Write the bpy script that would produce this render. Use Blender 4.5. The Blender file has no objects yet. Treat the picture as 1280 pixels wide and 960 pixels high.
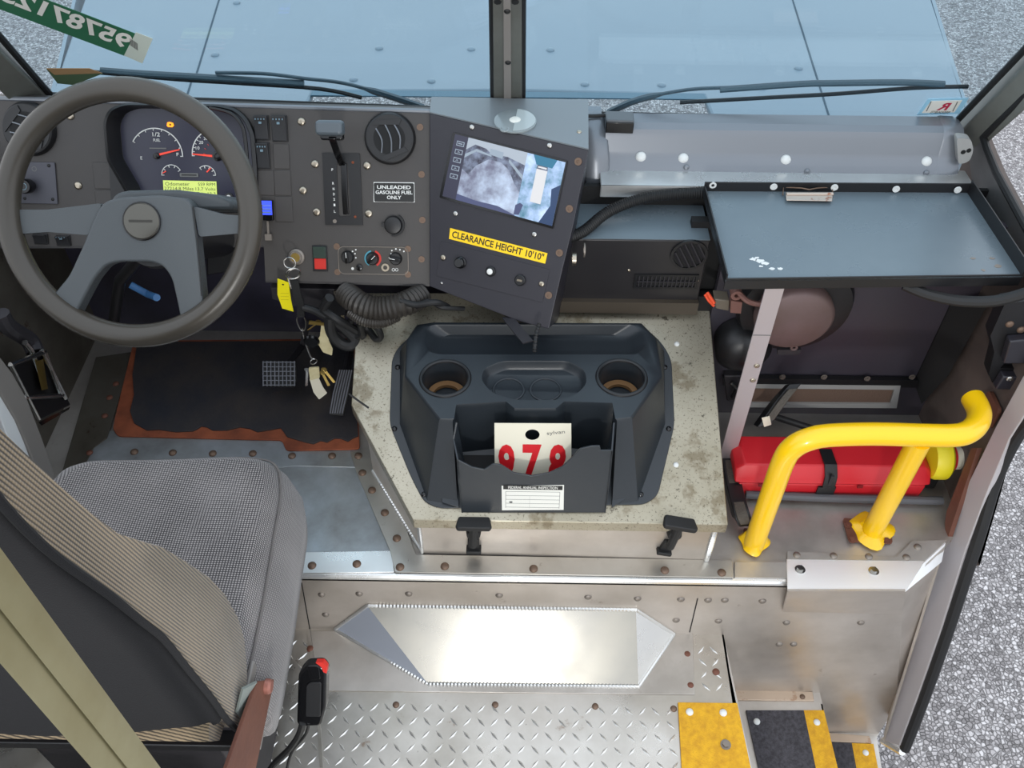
import bpy, bmesh, math, random
from mathutils import Vector, Matrix
from mathutils.geometry import tessellate_polygon
random.seed(7)
SC = bpy.context.scene
COL = SC.collection
rad = math.radians
V3 = Vector
# ------------------------------------------------------------------ camera
FPX = 1150.0
CAM = V3((0, 0, 1.97))
RM = Matrix.Rotation(rad(.5), 3, 'Z') @ Matrix.Rotation(rad(43), 3, 'X') @ Matrix.Rotation(rad(.4), 3, 'Z')
cd = bpy.data.cameras.new('camera'); co = bpy.data.objects.new('camera', cd); COL.objects.link(co)
cd.sensor_width = 36; cd.lens = FPX/1280*36; cd.clip_start = .02; cd.clip_end = 500
co.matrix_world = Matrix.Translation(CAM) @ RM.to_4x4()
SC.camera = co

def ray(px, py): return RM @ V3(((px-640)/FPX, -(py-480)/FPX, -1))
def P(px, py, x=None, y=None, z=None):
    """world point seen at a photo pixel on the plane x=, y= or z="""
    d = ray(px, py)
    t = (x-CAM.x)/d.x if x is not None else (y-CAM.y)/d.y if y is not None else (z-CAM.z)/d.z
    return CAM + d*t

class Frame:
    def __init__(s, o, U, V):
        s.o = V3(o); s.U = V3(U).normalized(); s.V = V3(V).normalized()
        s.N = s.U.cross(s.V).normalized(); s.V = s.N.cross(s.U).normalized()
    def pt(s, u, v, n=0): return s.o + s.U*u + s.V*v + s.N*n
    def uv(s, px, py, n=0):
        d = ray(px, py); o = s.o + s.N*n
        t = (o-CAM).dot(s.N)/d.dot(s.N)
        q = CAM + d*t - s.o
        return (q.dot(s.U), q.dot(s.V))
    def px(s, pts, n=0): return [s.uv(a, b, n) for a, b in pts]
    def off(s, n): return Frame(s.o+s.N*n, s.U, s.V)
    def at(s, u, v, ang=0, n=0):
        c, q = math.cos(ang), math.sin(ang)
        return Frame(s.pt(u, v, n), s.U*c+s.V*q, s.V*c-s.U*q)
    def M3(s): return Matrix((s.U, s.V, s.N)).transposed()
def H(z): return Frame((0, 0, z), (1, 0, 0), (0, 1, 0))
def VY(y): return Frame((0, y, 0), (1, 0, 0), (0, 0, 1))
def VXR(x): return Frame((x, 0, 0), (0, -1, 0), (0, 0, 1))    # faces -x, u = -y
def VXL(x): return Frame((x, 0, 0), (0, 1, 0), (0, 0, 1))     # faces +x, u = y

# ------------------------------------------------------------------ materials
def lin(c): return tuple(((x/255)/12.92 if x/255 <= .04045 else ((x/255+.055)/1.055)**2.4) for x in c)
MATS = {}
def mat(name, col, rough=.5, metal=0., var=None, spots=None, bump=None, emit=None, rvar=0, spec=.5, coat=0):
    """var=(colour, scale, amount)  spots=(colour, scale, threshold, amount)  bump=(scale, strength)"""
    m = bpy.data.materials.new(name); m.use_nodes = True
    nt = m.node_tree; b = nt.nodes['Principled BSDF']; L = nt.links
    tc = nt.nodes.new('ShaderNodeTexCoord').outputs['Object']
    b.inputs['Roughness'].default_value = rough; b.inputs['Metallic'].default_value = metal
    b.inputs['Specular IOR Level'].default_value = spec
    b.inputs['Coat Weight'].default_value = coat
    c0 = lin(col) + (1,)
    b.inputs['Base Color'].default_value = c0
    src = None
    def noise(sc, det=4, rg=.6):
        n = nt.nodes.new('ShaderNodeTexNoise'); L.new(tc, n.inputs['Vector'])
        n.inputs['Scale'].default_value = sc; n.inputs['Detail'].default_value = det; n.inputs['Roughness'].default_value = rg
        return n.outputs['Fac']
    def ramp(s, a, z):
        r = nt.nodes.new('ShaderNodeMapRange'); L.new(s, r.inputs['Value'])
        r.inputs['From Min'].default_value = a; r.inputs['From Max'].default_value = z
        return r.outputs['Result']
    def mix(f, a, c, amt):
        x = nt.nodes.new('ShaderNodeMix'); x.data_type = 'RGBA'
        mm = nt.nodes.new('ShaderNodeMath'); mm.operation = 'MULTIPLY'; L.new(f, mm.inputs[0]); mm.inputs[1].default_value = amt
        L.new(mm.outputs[0], x.inputs['Factor'])
        if a is None: x.inputs['A'].default_value = c0
        else: L.new(a, x.inputs['A'])
        x.inputs['B'].default_value = lin(c) + (1,)
        return x.outputs['Result']
    if var:
        src = mix(ramp(noise(var[1], 6), .35, .68), src, var[0], var[2])
    for sp in ([spots] if isinstance(spots, tuple) else spots or []):
        src = mix(ramp(noise(sp[1], 5, .7), sp[2], sp[2]+.06), src, sp[0], sp[3])
    if src is not None: L.new(src, b.inputs['Base Color'])
    if rvar:
        r = nt.nodes.new('ShaderNodeMapRange'); L.new(noise(9, 6), r.inputs['Value'])
        r.inputs['From Min'].default_value = .3; r.inputs['From Max'].default_value = .7
        r.inputs['To Min'].default_value = max(.02, rough-rvar); r.inputs['To Max'].default_value = min(1, rough+rvar)
        L.new(r.outputs['Result'], b.inputs['Roughness'])
    if bump:
        bn = nt.nodes.new('ShaderNodeBump'); L.new(noise(bump[0], 3), bn.inputs['Height'])
        bn.inputs['Strength'].default_value = bump[1]; bn.inputs['Distance'].default_value = .002
        L.new(bn.outputs['Normal'], b.inputs['Normal'])
    if emit:
        b.inputs['Emission Color'].default_value = lin(emit[0]) + (1,); b.inputs['Emission Strength'].default_value = emit[1]
    MATS[name] = m
    return m

# ------------------------------------------------------------------ geometry builder
class G:
    def __init__(s): s.v = []; s.f = []
    def add(s, vs, fs):
        b = len(s.v); s.v += [V3(x) for x in vs]; s.f += [tuple(i+b for i in f) for f in fs]; return s
    def loft(s, loops, cap0=True, cap1=True, closed=True):
        n = len(loops[0]); vs = [p for l in loops for p in l]; fs = []
        for k in range(len(loops)-1):
            for i in range(n if closed else n-1):
                j = (i+1) % n
                fs.append((k*n+i, k*n+j, (k+1)*n+j, (k+1)*n+i))
        b = len(s.v); s.add(vs, fs)
        def cap(o):
            l = [s.v[b+o+i] for i in range(n)]
            for t in tessellate_polygon([l]): s.f.append(tuple(b+o+i for i in t))
        if cap0: cap(0)
        if cap1: cap((len(loops)-1)*n)
        return s
    def prism(s, F, uv, n0, n1):
        return s.loft([[F.pt(u, v, n0) for u, v in uv], [F.pt(u, v, n1) for u, v in uv]])
    def extr(s, pts, vec):
        vec = V3(vec); return s.loft([list(pts), [p+vec for p in pts]])
    def box(s, F, u0, u1, v0, v1, n0, n1):
        return s.prism(F, [(u0, v0), (u1, v0), (u1, v1), (u0, v1)], n0, n1)
    def lathe(s, F, u, v, prof, seg=24):
        loops = [[F.pt(u+r*math.cos(2*math.pi*i/seg), v+r*math.sin(2*math.pi*i/seg), n) for i in range(seg)] for r, n in prof]
        return s.loft(loops)
    def cyl(s, F, u, v, r, n0, n1, seg=24): return s.lathe(F, u, v, [(r, n0), (r, n1)], seg)
    def ring(s, F, u, v, r0, r1, n0, n1, seg=32, a0=0, a1=None):
        full = a1 is None; a1 = a0+2*math.pi if full else a1
        m = seg if full else seg+1; loops = []
        for i in range(m):
            a = a0+(a1-a0)*i/seg; c, q = math.cos(a), math.sin(a)
            loops.append([F.pt(u+r*c, v+r*q, n) for r, n in ((r0, n0), (r1, n0), (r1, n1), (r0, n1))])
        if full: loops.append(loops[0]); return s.loft(loops, False, False)
        return s.loft(loops)
    def torus(s, F, u, v, R, r, seg=64, sec=14, a0=0, a1=None):
        full = a1 is None; a1 = a0+2*math.pi if full else a1
        loops = []
        for i in range(seg+1):
            a = a0+(a1-a0)*i/seg
            loops.append([F.pt(u+(R+r*math.cos(t))*math.cos(a), v+(R+r*math.cos(t))*math.sin(a), r*math.sin(t)) for t in [2*math.pi*k/sec for k in range(sec)]])
        return s.loft(loops, not full, not full)
    def tube(s, pts, r, sec=12, smooth=0, flat=1, up=None, close=False):
        pts = [V3(p) for p in pts]
        if smooth: pts = catmull(pts, smooth)
        n = len(pts); loops = []; ref = V3(up) if up else None
        for i in range(n):
            t = (pts[min(i+1, n-1)]-pts[max(i-1, 0)]).normalized()
            if ref is None:
                ref = t.orthogonal().normalized()
            a = (ref - t*ref.dot(t)).normalized(); b = t.cross(a)
            if up is None: ref = a
            rr = r(i/(n-1)) if callable(r) else r
            loops.append([pts[i]+a*(math.cos(q)*rr*flat)+b*(math.sin(q)*rr) for q in [2*math.pi*k/sec for k in range(sec)]])
        return s.loft(loops)
    def strip(s, pts, w, t, side):
        """flat ribbon along pts: width w along 'side', thickness t"""
        pts = [V3(p) for p in pts]; sd = V3(side).normalized(); loops = []
        for i in range(len(pts)):
            d = (pts[min(i+1, len(pts)-1)]-pts[max(i-1, 0)]).normalized()
            n = d.cross(sd).normalized()
            loops.append([pts[i]+sd*a*w/2+n*b*t/2 for a, b in ((-1, -1), (1, -1), (1, 1), (-1, 1))])
        return s.loft(loops)
    def holed(s, F, outer, holes, n=0, back=None):
        """plate front face at n with holes; holes = [(loop, depth, closed, taper)]"""
        loops = [outer]+[h[0] for h in holes]
        flat = [p for l in loops for p in l]
        b = len(s.v); s.v += [F.pt(u, v, n) for u, v in flat]
        for t in tessellate_polygon([[V3((u, v, 0)) for u, v in l] for l in loops]): s.f.append(tuple(b+i for i in t))
        if back is not None:
            s.loft([[F.pt(u, v, n) for u, v in outer], [F.pt(u, v, back) for u, v in outer]], False, False)
        for h in holes:
            lp, dep = h[0], h[1]; closed = h[2] if len(h) > 2 else True; tp = h[3] if len(h) > 3 else 1
            cu = sum(p[0] for p in lp)/len(lp); cv = sum(p[1] for p in lp)/len(lp)
            if not isinstance(dep, (list, tuple)): dep = [(dep, tp)]
            s.loft([[F.pt(u, v, n) for u, v in lp]]+[[F.pt(cu+(u-cu)*k, cv+(v-cv)*k, n-dd) for u, v in lp] for dd, k in dep], False, closed)
        return s
    def obj(s, name, m, parent=None, bevel=0, smooth=True, ang=35, sub=0, solid=0, seg=2):
        me = bpy.data.meshes.new(name)
        lo = V3([min(p[i] for p in s.v) for i in range(3)]); hi = V3([max(p[i] for p in s.v) for i in range(3)])
        o3 = V3(((lo.x+hi.x)/2, (lo.y+hi.y)/2, lo.z))
        bm = bmesh.new(); vs = [bm.verts.new(p-o3) for p in s.v]
        for f in s.f:
            try: bm.faces.new([vs[i] for i in f])
            except ValueError: pass
        bmesh.ops.remove_doubles(bm, verts=bm.verts, dist=1e-5)
        bmesh.ops.dissolve_limit(bm, angle_limit=.002, verts=bm.verts, edges=bm.edges) if bevel else None
        bmesh.ops.recalc_face_normals(bm, faces=bm.faces)
        bm.to_mesh(me); bm.free()
        me.materials.append(m if not isinstance(m, str) else MATS[m])
        if smooth:
            me.polygons.foreach_set('use_smooth', [True]*len(me.polygons)); me.set_sharp_from_angle(angle=rad(ang))
        o = bpy.data.objects.new(name, me); COL.objects.link(o)
        if solid:
            md = o.modifiers.new('solid', 'SOLIDIFY'); md.thickness = solid; md.offset = -1
        if bevel:
            md = o.modifiers.new('bevel', 'BEVEL'); md.width = bevel; md.segments = seg; md.limit_method = 'ANGLE'; md.angle_limit = rad(30)
            md.harden_normals = False
        if sub:
            md = o.modifiers.new('sub', 'SUBSURF'); md.levels = sub; md.render_levels = sub
        place(o, o3, parent)
        return o
WL = {}
def place(o, w, parent):
    WL[o.name] = V3(w)
    if parent is not None:
        o.parent = parent; o.location = V3(w)-WL[parent.name]
    else: o.location = w

def catmull(p, k):
    out = []; n = len(p)
    for i in range(n-1):
        a, b, c, d = p[max(i-1, 0)], p[i], p[i+1], p[min(i+2, n-1)]
        for j in range(k):
            t = j/k
            out.append(.5*((2*b)+(c-a)*t+(2*a-5*b+4*c-d)*t*t+(3*b-a-3*c+d)*t**3))
    return out+[p[-1]]
def rrect(u0, v0, u1, v1, r, k=5):
    o = []
    for cx, cy, a in ((u1-r, v1-r, 0), (u0+r, v1-r, 90), (u0+r, v0+r, 180), (u1-r, v0+r, 270)):
        for i in range(k+1):
            t = rad(a+90*i/k); o.append((cx+r*math.cos(t), cy+r*math.sin(t)))
    return o
def rpoly(pts, r, k=4):
    """round the corners of a polygon"""
    out = []; n = len(pts)
    for i in range(n):
        a, b, c = V3((*pts[i-1], 0)), V3((*pts[i], 0)), V3((*pts[(i+1) % n], 0))
        rr = min(r, (a-b).length*.45, (c-b).length*.45)
        p, q = b+(a-b).normalized()*rr, b+(c-b).normalized()*rr
        for j in range(k+1):
            t = j/k; x = p*(1-t)**2+b*2*t*(1-t)+q*t*t
            out.append((x.x, x.y))
    return out
def circ(u, v, r, k=28): return [(u+r*math.cos(2*math.pi*i/k), v+r*math.sin(2*math.pi*i/k)) for i in range(k)]

# ------------------------------------------------------------------ tags
THINGS = []
def tag(o, label, cat, group=None):
    o['label'] = label; o['category'] = cat
    if group: o['group'] = group
    return o
def thing(name, label, cat, group=None):
    o = bpy.data.objects.new(name, None); COL.objects.link(o); o.empty_display_size = .05
    WL[o.name] = V3((0, 0, 0)); THINGS.append(o)
    return tag(o, label, cat, group)
def struct(o): o['kind'] = 'structure'; return o
def relocate():
    """move each Empty to the bottom centre of its parts"""
    bpy.context.view_layer.update()
    for t in THINGS:
        pts = []
        def walk(o):
            for c in o.children:
                if c.type == 'MESH': pts.extend([c.matrix_world @ V3(q) for q in c.bound_box])
                walk(c)
        walk(t)
        lo = V3([min(p[i] for p in pts) for i in range(3)]); hi = V3([max(p[i] for p in pts) for i in range(3)])
        b = V3(((lo.x+hi.x)/2, (lo.y+hi.y)/2, lo.z))
        t.location = b
        for c in t.children: c.location = c.location-b

_shared = {}
def fast(name, kind, parent, pos, F, r, m):
    """small screw / rivet / bolt sharing one mesh, turned to frame F"""
    key = (kind, m)
    if key not in _shared:
        g = G(); Z = H(0)
        if kind == 'dome': g.lathe(Z, 0, 0, [(1, 0), (.96, .22), (.75, .45), (.4, .58), (.02, .62)], 14)
        elif kind == 'screw':
            g.lathe(Z, 0, 0, [(1, 0), (1, .25), (.85, .45), (.5, .55)], 14); g.v = g.v; g.ring(Z, 0, 0, .22, .42, .55, .62, 6)
        elif kind == 'hex':
            g.cyl(Z, 0, 0, 1.25, 0, .18, 16); g.cyl(Z, 0, 0, .85, .18, .8, 6)
        elif kind == 'washer': g.ring(Z, 0, 0, .45, 1, 0, .3, 18); g.cyl(Z, 0, 0, .45, 0, .12, 12)
        o = g.obj('tmp', m, None, smooth=True, ang=40); _shared[key] = o.data; bpy.data.objects.remove(o); WL.pop('tmp', None)
    o = bpy.data.objects.new(name, _shared[key]); COL.objects.link(o)
    o.rotation_euler = F.M3().to_euler(); o.scale = (r, r, r)
    place(o, pos, parent)
    return o
def screws(name, kind, parent, F, pxs, r, m, n=0):
    return [fast(name, kind, parent, F.pt(*F.uv(a, b, n), n), F, r, m) for a, b in pxs]

def text(name, parent, F, s, u0, v0, u1, v1, m, n=.0008, mirror=False, bold=.0, depth=.0004):
    cu = bpy.data.curves.new('t', 'FONT'); cu.body = s; cu.size = 1; cu.offset = bold; cu.resolution_u = 3
    cu.space_line = .9; cu.align_x = 'CENTER'
    ob = bpy.data.objects.new('t', cu); COL.objects.link(ob)
    bpy.context.view_layer.update()
    me = bpy.data.meshes.new_from_object(ob.evaluated_get(bpy.context.evaluated_depsgraph_get()))
    bpy.data.objects.remove(ob); bpy.data.curves.remove(cu)
    xs = [v.co.x for v in me.vertices]; ys = [v.co.y for v in me.vertices]
    x0, x1, y0, y1 = min(xs), max(xs), min(ys), max(ys)
    g = G(); vs = []
    for v in me.vertices:
        a = (v.co.x-x0)/(x1-x0); a = 1-a if mirror else a; b = (v.co.y-y0)/(y1-y0)
        vs.append(F.pt(u0+(u1-u0)*a, v0+(v1-v0)*b, n))
    g.add(vs, [tuple(p.vertices) for p in me.polygons]); bpy.data.meshes.remove(me)
    return g.obj(name, m, parent, smooth=False)
# ------------------------------------------------------------------ palette
mat('alu', (200, 197, 190), .38, .85, var=((150, 140, 125), 5, .45), spots=[((92, 76, 58), 26, .66, .6)], bump=(60, .08), rvar=.12)
mat('alu_plain', (208, 203, 197), .42, .8, var=((150, 143, 134), 4, .7), spots=[((120, 96, 72), 9, .67, .5), ((90, 78, 66), 45, .69, .5)], rvar=.1)
mat('alu_bright', (226, 226, 224), .3, .8, rvar=.08)
mat('alu_floor', (208, 203, 196), .36, .85, var=((150, 142, 128), 3, .7), spots=[((120, 84, 52), 12, .66, .6), ((84, 70, 56), 40, .68, .5)], rvar=.14)
mat('alu_blue', (186, 192, 198), .4, .75, var=((128, 128, 124), 6, .8), spots=[((80, 62, 46), 12, .66, .6)], rvar=.12)
mat('alu_cover', (184, 177, 160), .45, .75, var=((146, 138, 116), 3, .7), spots=[((78, 70, 56), 210, .575, .75), ((60, 54, 44), 60, .64, .8), ((112, 98, 74), 7, .56, .6)], rvar=.12)
mat('alu_riser', (208, 200, 192), .44, .75, var=((158, 148, 136), 4, .6), spots=[((118, 94, 70), 10, .67, .5), ((96, 80, 66), 40, .7, .5)], rvar=.1)
mat('dark_steel', (52, 50, 54), .55, .2, var=((34, 32, 36), 5, .7), spots=[((96, 66, 48), 11, .66, .6)], bump=(40, .2))
mat('brown_wall', (108, 96, 90), .6, .25, var=((50, 44, 44), 4, .7), spots=[((128, 84, 52), 9, .66, .5)], bump=(50, .2))
mat('grey_metal', (112, 112, 112), .5, .5, var=((80, 78, 76), 4, .6), rvar=.1)
mat('sill_metal', (104, 100, 92), .5, .6, var=((70, 62, 52), 5, .7), spots=[((60, 34, 22), 9, .62, .8)], rvar=.1)
mat('firewall', (58, 57, 65), .35, 0, var=((64, 52, 60), 2.2, .6), bump=(120, .1))
mat('dash_black', (60, 57, 56), .42, 0, var=((68, 63, 58), 6, .5), bump=(900, .25))
mat('dash_box', (40, 39, 46), .38, 0, bump=(1200, .15), var=((48, 46, 52), 5, .5))
mat('black_plastic', (24, 24, 26), .38, 0, bump=(700, .1))
mat('black_gloss', (14, 14, 16), .15, 0)
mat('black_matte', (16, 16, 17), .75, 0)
mat('rubber', (22, 22, 23), .6, 0)
mat('tray_black', (38, 43, 48), .36, 0, bump=(500, .12), rvar=.06)
mat('wheel_plastic', (72, 77, 80), .38, 0, bump=(1100, .3))
mat('rim_plastic', (62, 58, 52), .27, 0, bump=(1100, .1))
mat('emblem', (92, 90, 84), .25, .7)
mat('steel', (190, 188, 184), .25, 1)
mat('screw_steel', (176, 166, 150), .3, 1)
mat('rusty_rivet', (124, 104, 90), .55, .6, var=((96, 74, 60), 300, .6))
mat('dull_rivet', (138, 130, 122), .5, .7)
mat('grey_roll', (122, 126, 132), .33, .35, rvar=.05)
mat('white_paint', (222, 226, 228), .45)
mat('gray_paint', (130, 126, 122), .5)
mat('tray_paint', (98, 110, 118), .3, .1, var=((112, 124, 130), 3, .6), spots=[((196, 200, 200), 30, .74, .6)], rvar=.08)
mat('black_edge', (26, 26, 28), .4)
mat('mat_rubber', (34, 36, 44), .65, 0, var=((66, 58, 52), 7, .7), spots=[((104, 74, 54), 16, .66, .5)], bump=(90, .5))
mat('rust', (150, 80, 50), .8, 0, var=((92, 44, 28), 14, .8), bump=(120, .5))
mat('rust_dark', (104, 66, 54), .6, .3, var=((130, 84, 66), 9, .7), bump=(90, .3))
mat('yellow_rail', (246, 196, 10), .3, 0, var=((236, 190, 10), 5, .4), spots=[((120, 80, 20), 34, .73, .8)], coat=.4)
mat('red_case', (206, 34, 44), .42, 0, var=((186, 28, 40), 7, .4), bump=(400, .1))
mat('yellow_plastic', (228, 210, 30), .4)
mat('cream', (226, 220, 200), .6)
mat('white_label', (225, 224, 216), .5)
mat('ink_black', (22, 22, 22), .5)
mat('ink_grey', (110, 110, 108), .5)
mat('white_ink', (226, 226, 222), .5)
mat('yellow_label', (250, 206, 20), .45)
mat('red_ink', (206, 26, 36), .5)
mat('key_yellow', (240, 226, 20), .45)
mat('tag_cream', (216, 206, 166), .6, 0, var=((176, 160, 110), 30, .6))
mat('brass', (190, 160, 90), .3, .9)
mat('grit_yellow', (226, 172, 34), .85, 0, var=((186, 130, 30), 70, .7), spots=[((110, 80, 30), 50, .66, .6)], bump=(420, 1))
mat('grit_black', (52, 50, 54), .9, 0, var=((84, 82, 88), 120, .8), bump=(420, 1))
mat('hood_paint', (138, 152, 162), .35, 0, var=((128, 144, 156), 2, .5))
mat('gasket', (18, 18, 19), .55)
mat('pillar', (120, 122, 116), .45, .45, var=((88, 86, 80), 6, .6))
mat('post_alu', (164, 159, 128), .4, .7, var=((128, 118, 78), 4, .7))
mat('bolt_white', (214, 216, 214), .45)
mat('cup_brown', (130, 96, 60), .6)
mat('mesh_grey', (96, 90, 82), .6, .3, bump=(300, 1))
mat('orange_wire', (230, 80, 40), .4)
mat('green_sticker', (44, 104, 74), .5)
mat('pale_sticker', (196, 206, 196), .6)
mat('blue_glow', (40, 60, 220), .4, emit=((50, 70, 255), 1.6))
mat('amber_glow', (255, 150, 20), .4, emit=((255, 140, 20), 1.6))
mat('red_button', (200, 40, 30), .4)
mat('lcd', (200, 214, 110), .4, emit=((196, 214, 112), .55))
mat('gauge_face', (48, 48, 66), .25, 0, var=((40, 40, 54), 6, .5))
mat('needle', (240, 70, 50), .4, emit=((240, 70, 50), .4))
mat('gauge_red', (190, 60, 60), .5)
mat('teal_edge', (70, 150, 170), .4)
mat('switch_icon', (104, 128, 140), .5)
mat('green_switch', (40, 56, 48), .35)

# thin clear glass
def glassmat(name, tint, gl=.08):
    m = bpy.data.materials.new(name); m.use_nodes = True; nt = m.node_tree; nt.nodes.clear()
    o = nt.nodes.new('ShaderNodeOutputMaterial'); mx = nt.nodes.new('ShaderNodeMixShader')
    t = nt.nodes.new('ShaderNodeBsdfTransparent'); g = nt.nodes.new('ShaderNodeBsdfGlossy'); lw = nt.nodes.new('ShaderNodeLayerWeight'); lw.inputs['Blend'].default_value = .5; fr = nt.nodes.new('ShaderNodeMath'); fr.operation = 'MULTIPLY_ADD'; fr.inputs[1].default_value = .22; fr.inputs[2].default_value = .02; pw = nt.nodes.new('ShaderNodeMath'); pw.operation = 'POWER'; pw.inputs[1].default_value = 3; nt.links.new(lw.outputs['Facing'], pw.inputs[0]); nt.links.new(pw.outputs[0], fr.inputs[0])
    t.inputs['Color'].default_value = lin(tint)+(1,); g.inputs['Roughness'].default_value = .02
    nt.links.new(fr.outputs[0], mx.inputs[0]); nt.links.new(t.outputs[0], mx.inputs[1]); nt.links.new(g.outputs[0], mx.inputs[2]); nt.links.new(mx.outputs[0], o.inputs['Surface'])
    MATS[name] = m; return m
glassmat('glass', (236, 246, 250)); glassmat('clear_plastic', (228, 230, 230))

def gravelmat():
    m = bpy.data.materials.new('gravel'); m.use_nodes = True; nt = m.node_tree; b = nt.nodes['Principled BSDF']; L = nt.links
    tc = nt.nodes.new('ShaderNodeTexCoord').outputs['Object']
    v = nt.nodes.new('ShaderNodeTexVoronoi'); v.inputs['Scale'].default_value = 78; L.new(tc, v.inputs['Vector'])
    e = nt.nodes.new('ShaderNodeTexVoronoi'); e.feature = 'DISTANCE_TO_EDGE'; e.inputs['Scale'].default_value = 78; L.new(tc, e.inputs['Vector'])
    r = nt.nodes.new('ShaderNodeValToRGB'); s = nt.nodes.new('ShaderNodeSeparateColor'); L.new(v.outputs['Color'], s.inputs[0]); L.new(s.outputs[0], r.inputs[0])
    cr = r.color_ramp; cr.elements[0].color = lin((136, 132, 132))+(1,); cr.elements[1].color = lin((224, 220, 220))+(1,)
    q = cr.elements.new(.5); q.color = lin((180, 175, 175))+(1,)
    mr = nt.nodes.new('ShaderNodeMapRange'); L.new(e.outputs['Distance'], mr.inputs['Value']); mr.inputs['From Max'].default_value = .16; mr.inputs['To Min'].default_value = .62
    mx = nt.nodes.new('ShaderNodeMix'); mx.data_type = 'RGBA'; mx.blend_type = 'MULTIPLY'; mx.inputs['Factor'].default_value = 1
    L.new(r.outputs[0], mx.inputs['A']); L.new(mr.outputs[0], mx.inputs['B']); L.new(mx.outputs['Result'], b.inputs['Base Color'])
    bn = nt.nodes.new('ShaderNodeBump'); bn.inputs['Strength'].default_value = 1; bn.inputs['Distance'].default_value = .012
    L.new(mr.outputs[0], bn.inputs['Height']); L.new(bn.outputs[0], b.inputs['Normal']); b.inputs['Roughness'].default_value = .85
    MATS['gravel'] = m
gravelmat()

def fabricmat(name, c0, c1, su, sv, am=1.0):
    m = bpy.data.materials.new(name); m.use_nodes = True; nt = m.node_tree; b = nt.nodes['Principled BSDF']; L = nt.links
    tc = nt.nodes.new('ShaderNodeTexCoord').outputs['Object']
    sx = nt.nodes.new('ShaderNodeSeparateXYZ'); L.new(tc, sx.inputs[0])
    def wave(w, am=1.0):
        dp = nt.nodes.new('ShaderNodeVectorMath'); dp.operation = 'DOT_PRODUCT'; L.new(tc, dp.inputs[0]); dp.inputs[1].default_value = w
        si = nt.nodes.new('ShaderNodeMath'); si.operation = 'SINE'; L.new(dp.outputs['Value'], si.inputs[0])
        ma = nt.nodes.new('ShaderNodeMath'); ma.operation = 'MULTIPLY_ADD'; L.new(si.outputs[0], ma.inputs[0]); ma.inputs[1].default_value = .5*am; ma.inputs[2].default_value = 1-.5*am
        return ma.outputs[0]
    a, c = wave(su), wave(sv, am)
    mu = nt.nodes.new('ShaderNodeMath'); mu.operation = 'MULTIPLY'; L.new(a, mu.inputs[0]); L.new(c, mu.inputs[1])
    n = nt.nodes.new('ShaderNodeTexNoise'); n.inputs['Scale'].default_value = 9; L.new(tc, n.inputs['Vector'])
    ad = nt.nodes.new('ShaderNodeMath'); ad.operation = 'MULTIPLY_ADD'; L.new(n.outputs['Fac'], ad.inputs[0]); ad.inputs[1].default_value = .3; L.new(mu.outputs[0], ad.inputs[2])
    r = nt.nodes.new('ShaderNodeValToRGB'); L.new(ad.outputs[0], r.inputs[0])
    r.color_ramp.elements[0].color = lin(c0)+(1,); r.color_ramp.elements[1].color = lin(c1)+(1,); r.color_ramp.elements[1].position = .75
    r.color_ramp.elements[0].position = .12
    L.new(r.outputs[0], b.inputs['Base Color']); b.inputs['Roughness'].default_value = .9
    b.inputs['Sheen Weight'].default_value = .25
    bn = nt.nodes.new('ShaderNodeBump'); bn.inputs['Strength'].default_value = .6; bn.inputs['Distance'].default_value = .001
    L.new(mu.outputs[0], bn.inputs['Height']); L.new(bn.outputs[0], b.inputs['Normal'])
    MATS[name] = m
fabricmat('seat_weave', (44, 42, 44), (158, 152, 150), (1350, 0, -1350), (160, 1500, -1500))
fabricmat('bolster_weave', (24, 20, 16), (138, 120, 94), (300, 1500, 390), (900, -350, 1350), .45)
mat('seat_back', (20, 20, 23), .95, 0, bump=(500, .4))

# ------------------------------------------------------------------ frames of the cab
ZP = .246                                    # driver platform height
YR = P(640, 720, z=ZP).y                     # riser
HP = H(ZP); H0 = H(0)
D = Frame(P(430, 130, y=1.70), (1, 0, 0), (0, .53, .848))          # dash face
K = Frame((0, 1.075, .405), (1, 0, 0), (0, .935, .354))            # engine cover top
_e, _p = rad(32), rad(21)
_N = V3((-math.sin(_p)*math.cos(_e), -math.cos(_p)*math.cos(_e), math.sin(_e))); _U = V3((math.cos(_p), -math.sin(_p), 0))
_o = D.pt(*D.uv(537, 250), .012)
MF = Frame(_o, _U, _N.cross(_U))                                   # monitor face
W = Frame((-.67, 1.28, 1.01), (1, 0, 0), (0, .616, .788))          # steering wheel
WS = Frame((0, 1.80, .90), (1, 0, 0), (0, -math.sin(rad(28)), math.cos(rad(28))))
RV = VY(YR)

# ------------------------------------------------------------------ ground, hood
g = G(); g.box(H0, -14, 14, -8, 16, -.90, -.85); struct(g.obj('ground', 'gravel', smooth=False))

hood = thing('vehicle_hood', 'pale blue-white vehicle hood seen outside beyond the windshield', 'vehicle hood')
ZH = .80
HH = Frame((0, P(640, 112, z=ZH).y, ZH), (1, 0, 0), (0, .998, -.052))
op = HH.px([(75, 86), (300, 134), (379, 141), (391, 116), (640, 112), (880, 118), (891, 147), (1000, 150), (1213, 142), (1165, 0), (1145, -75), (130, -75), (105, 0)])
op = HH.px([(75, 86), (60, 128), (379, 141), (391, 113), (640, 112), (880, 118), (891, 147), (1216, 152), (1165, 0), (1145, -75), (130, -75), (105, 0)])
g = G(); g.prism(HH, op, 0, -.02); g.obj('panel', 'hood_paint', hood, bevel=.006)
g = G(); q = HH.px([(391, 113), (880, 118)]); g.prism(HH, HH.px([(391, 112), (880, 117), (884, 124), (388, 119)], .001), .001, -.002); g.obj('rear_edge', mat('hood_edge', (84, 116, 132), .4), hood)
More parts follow.
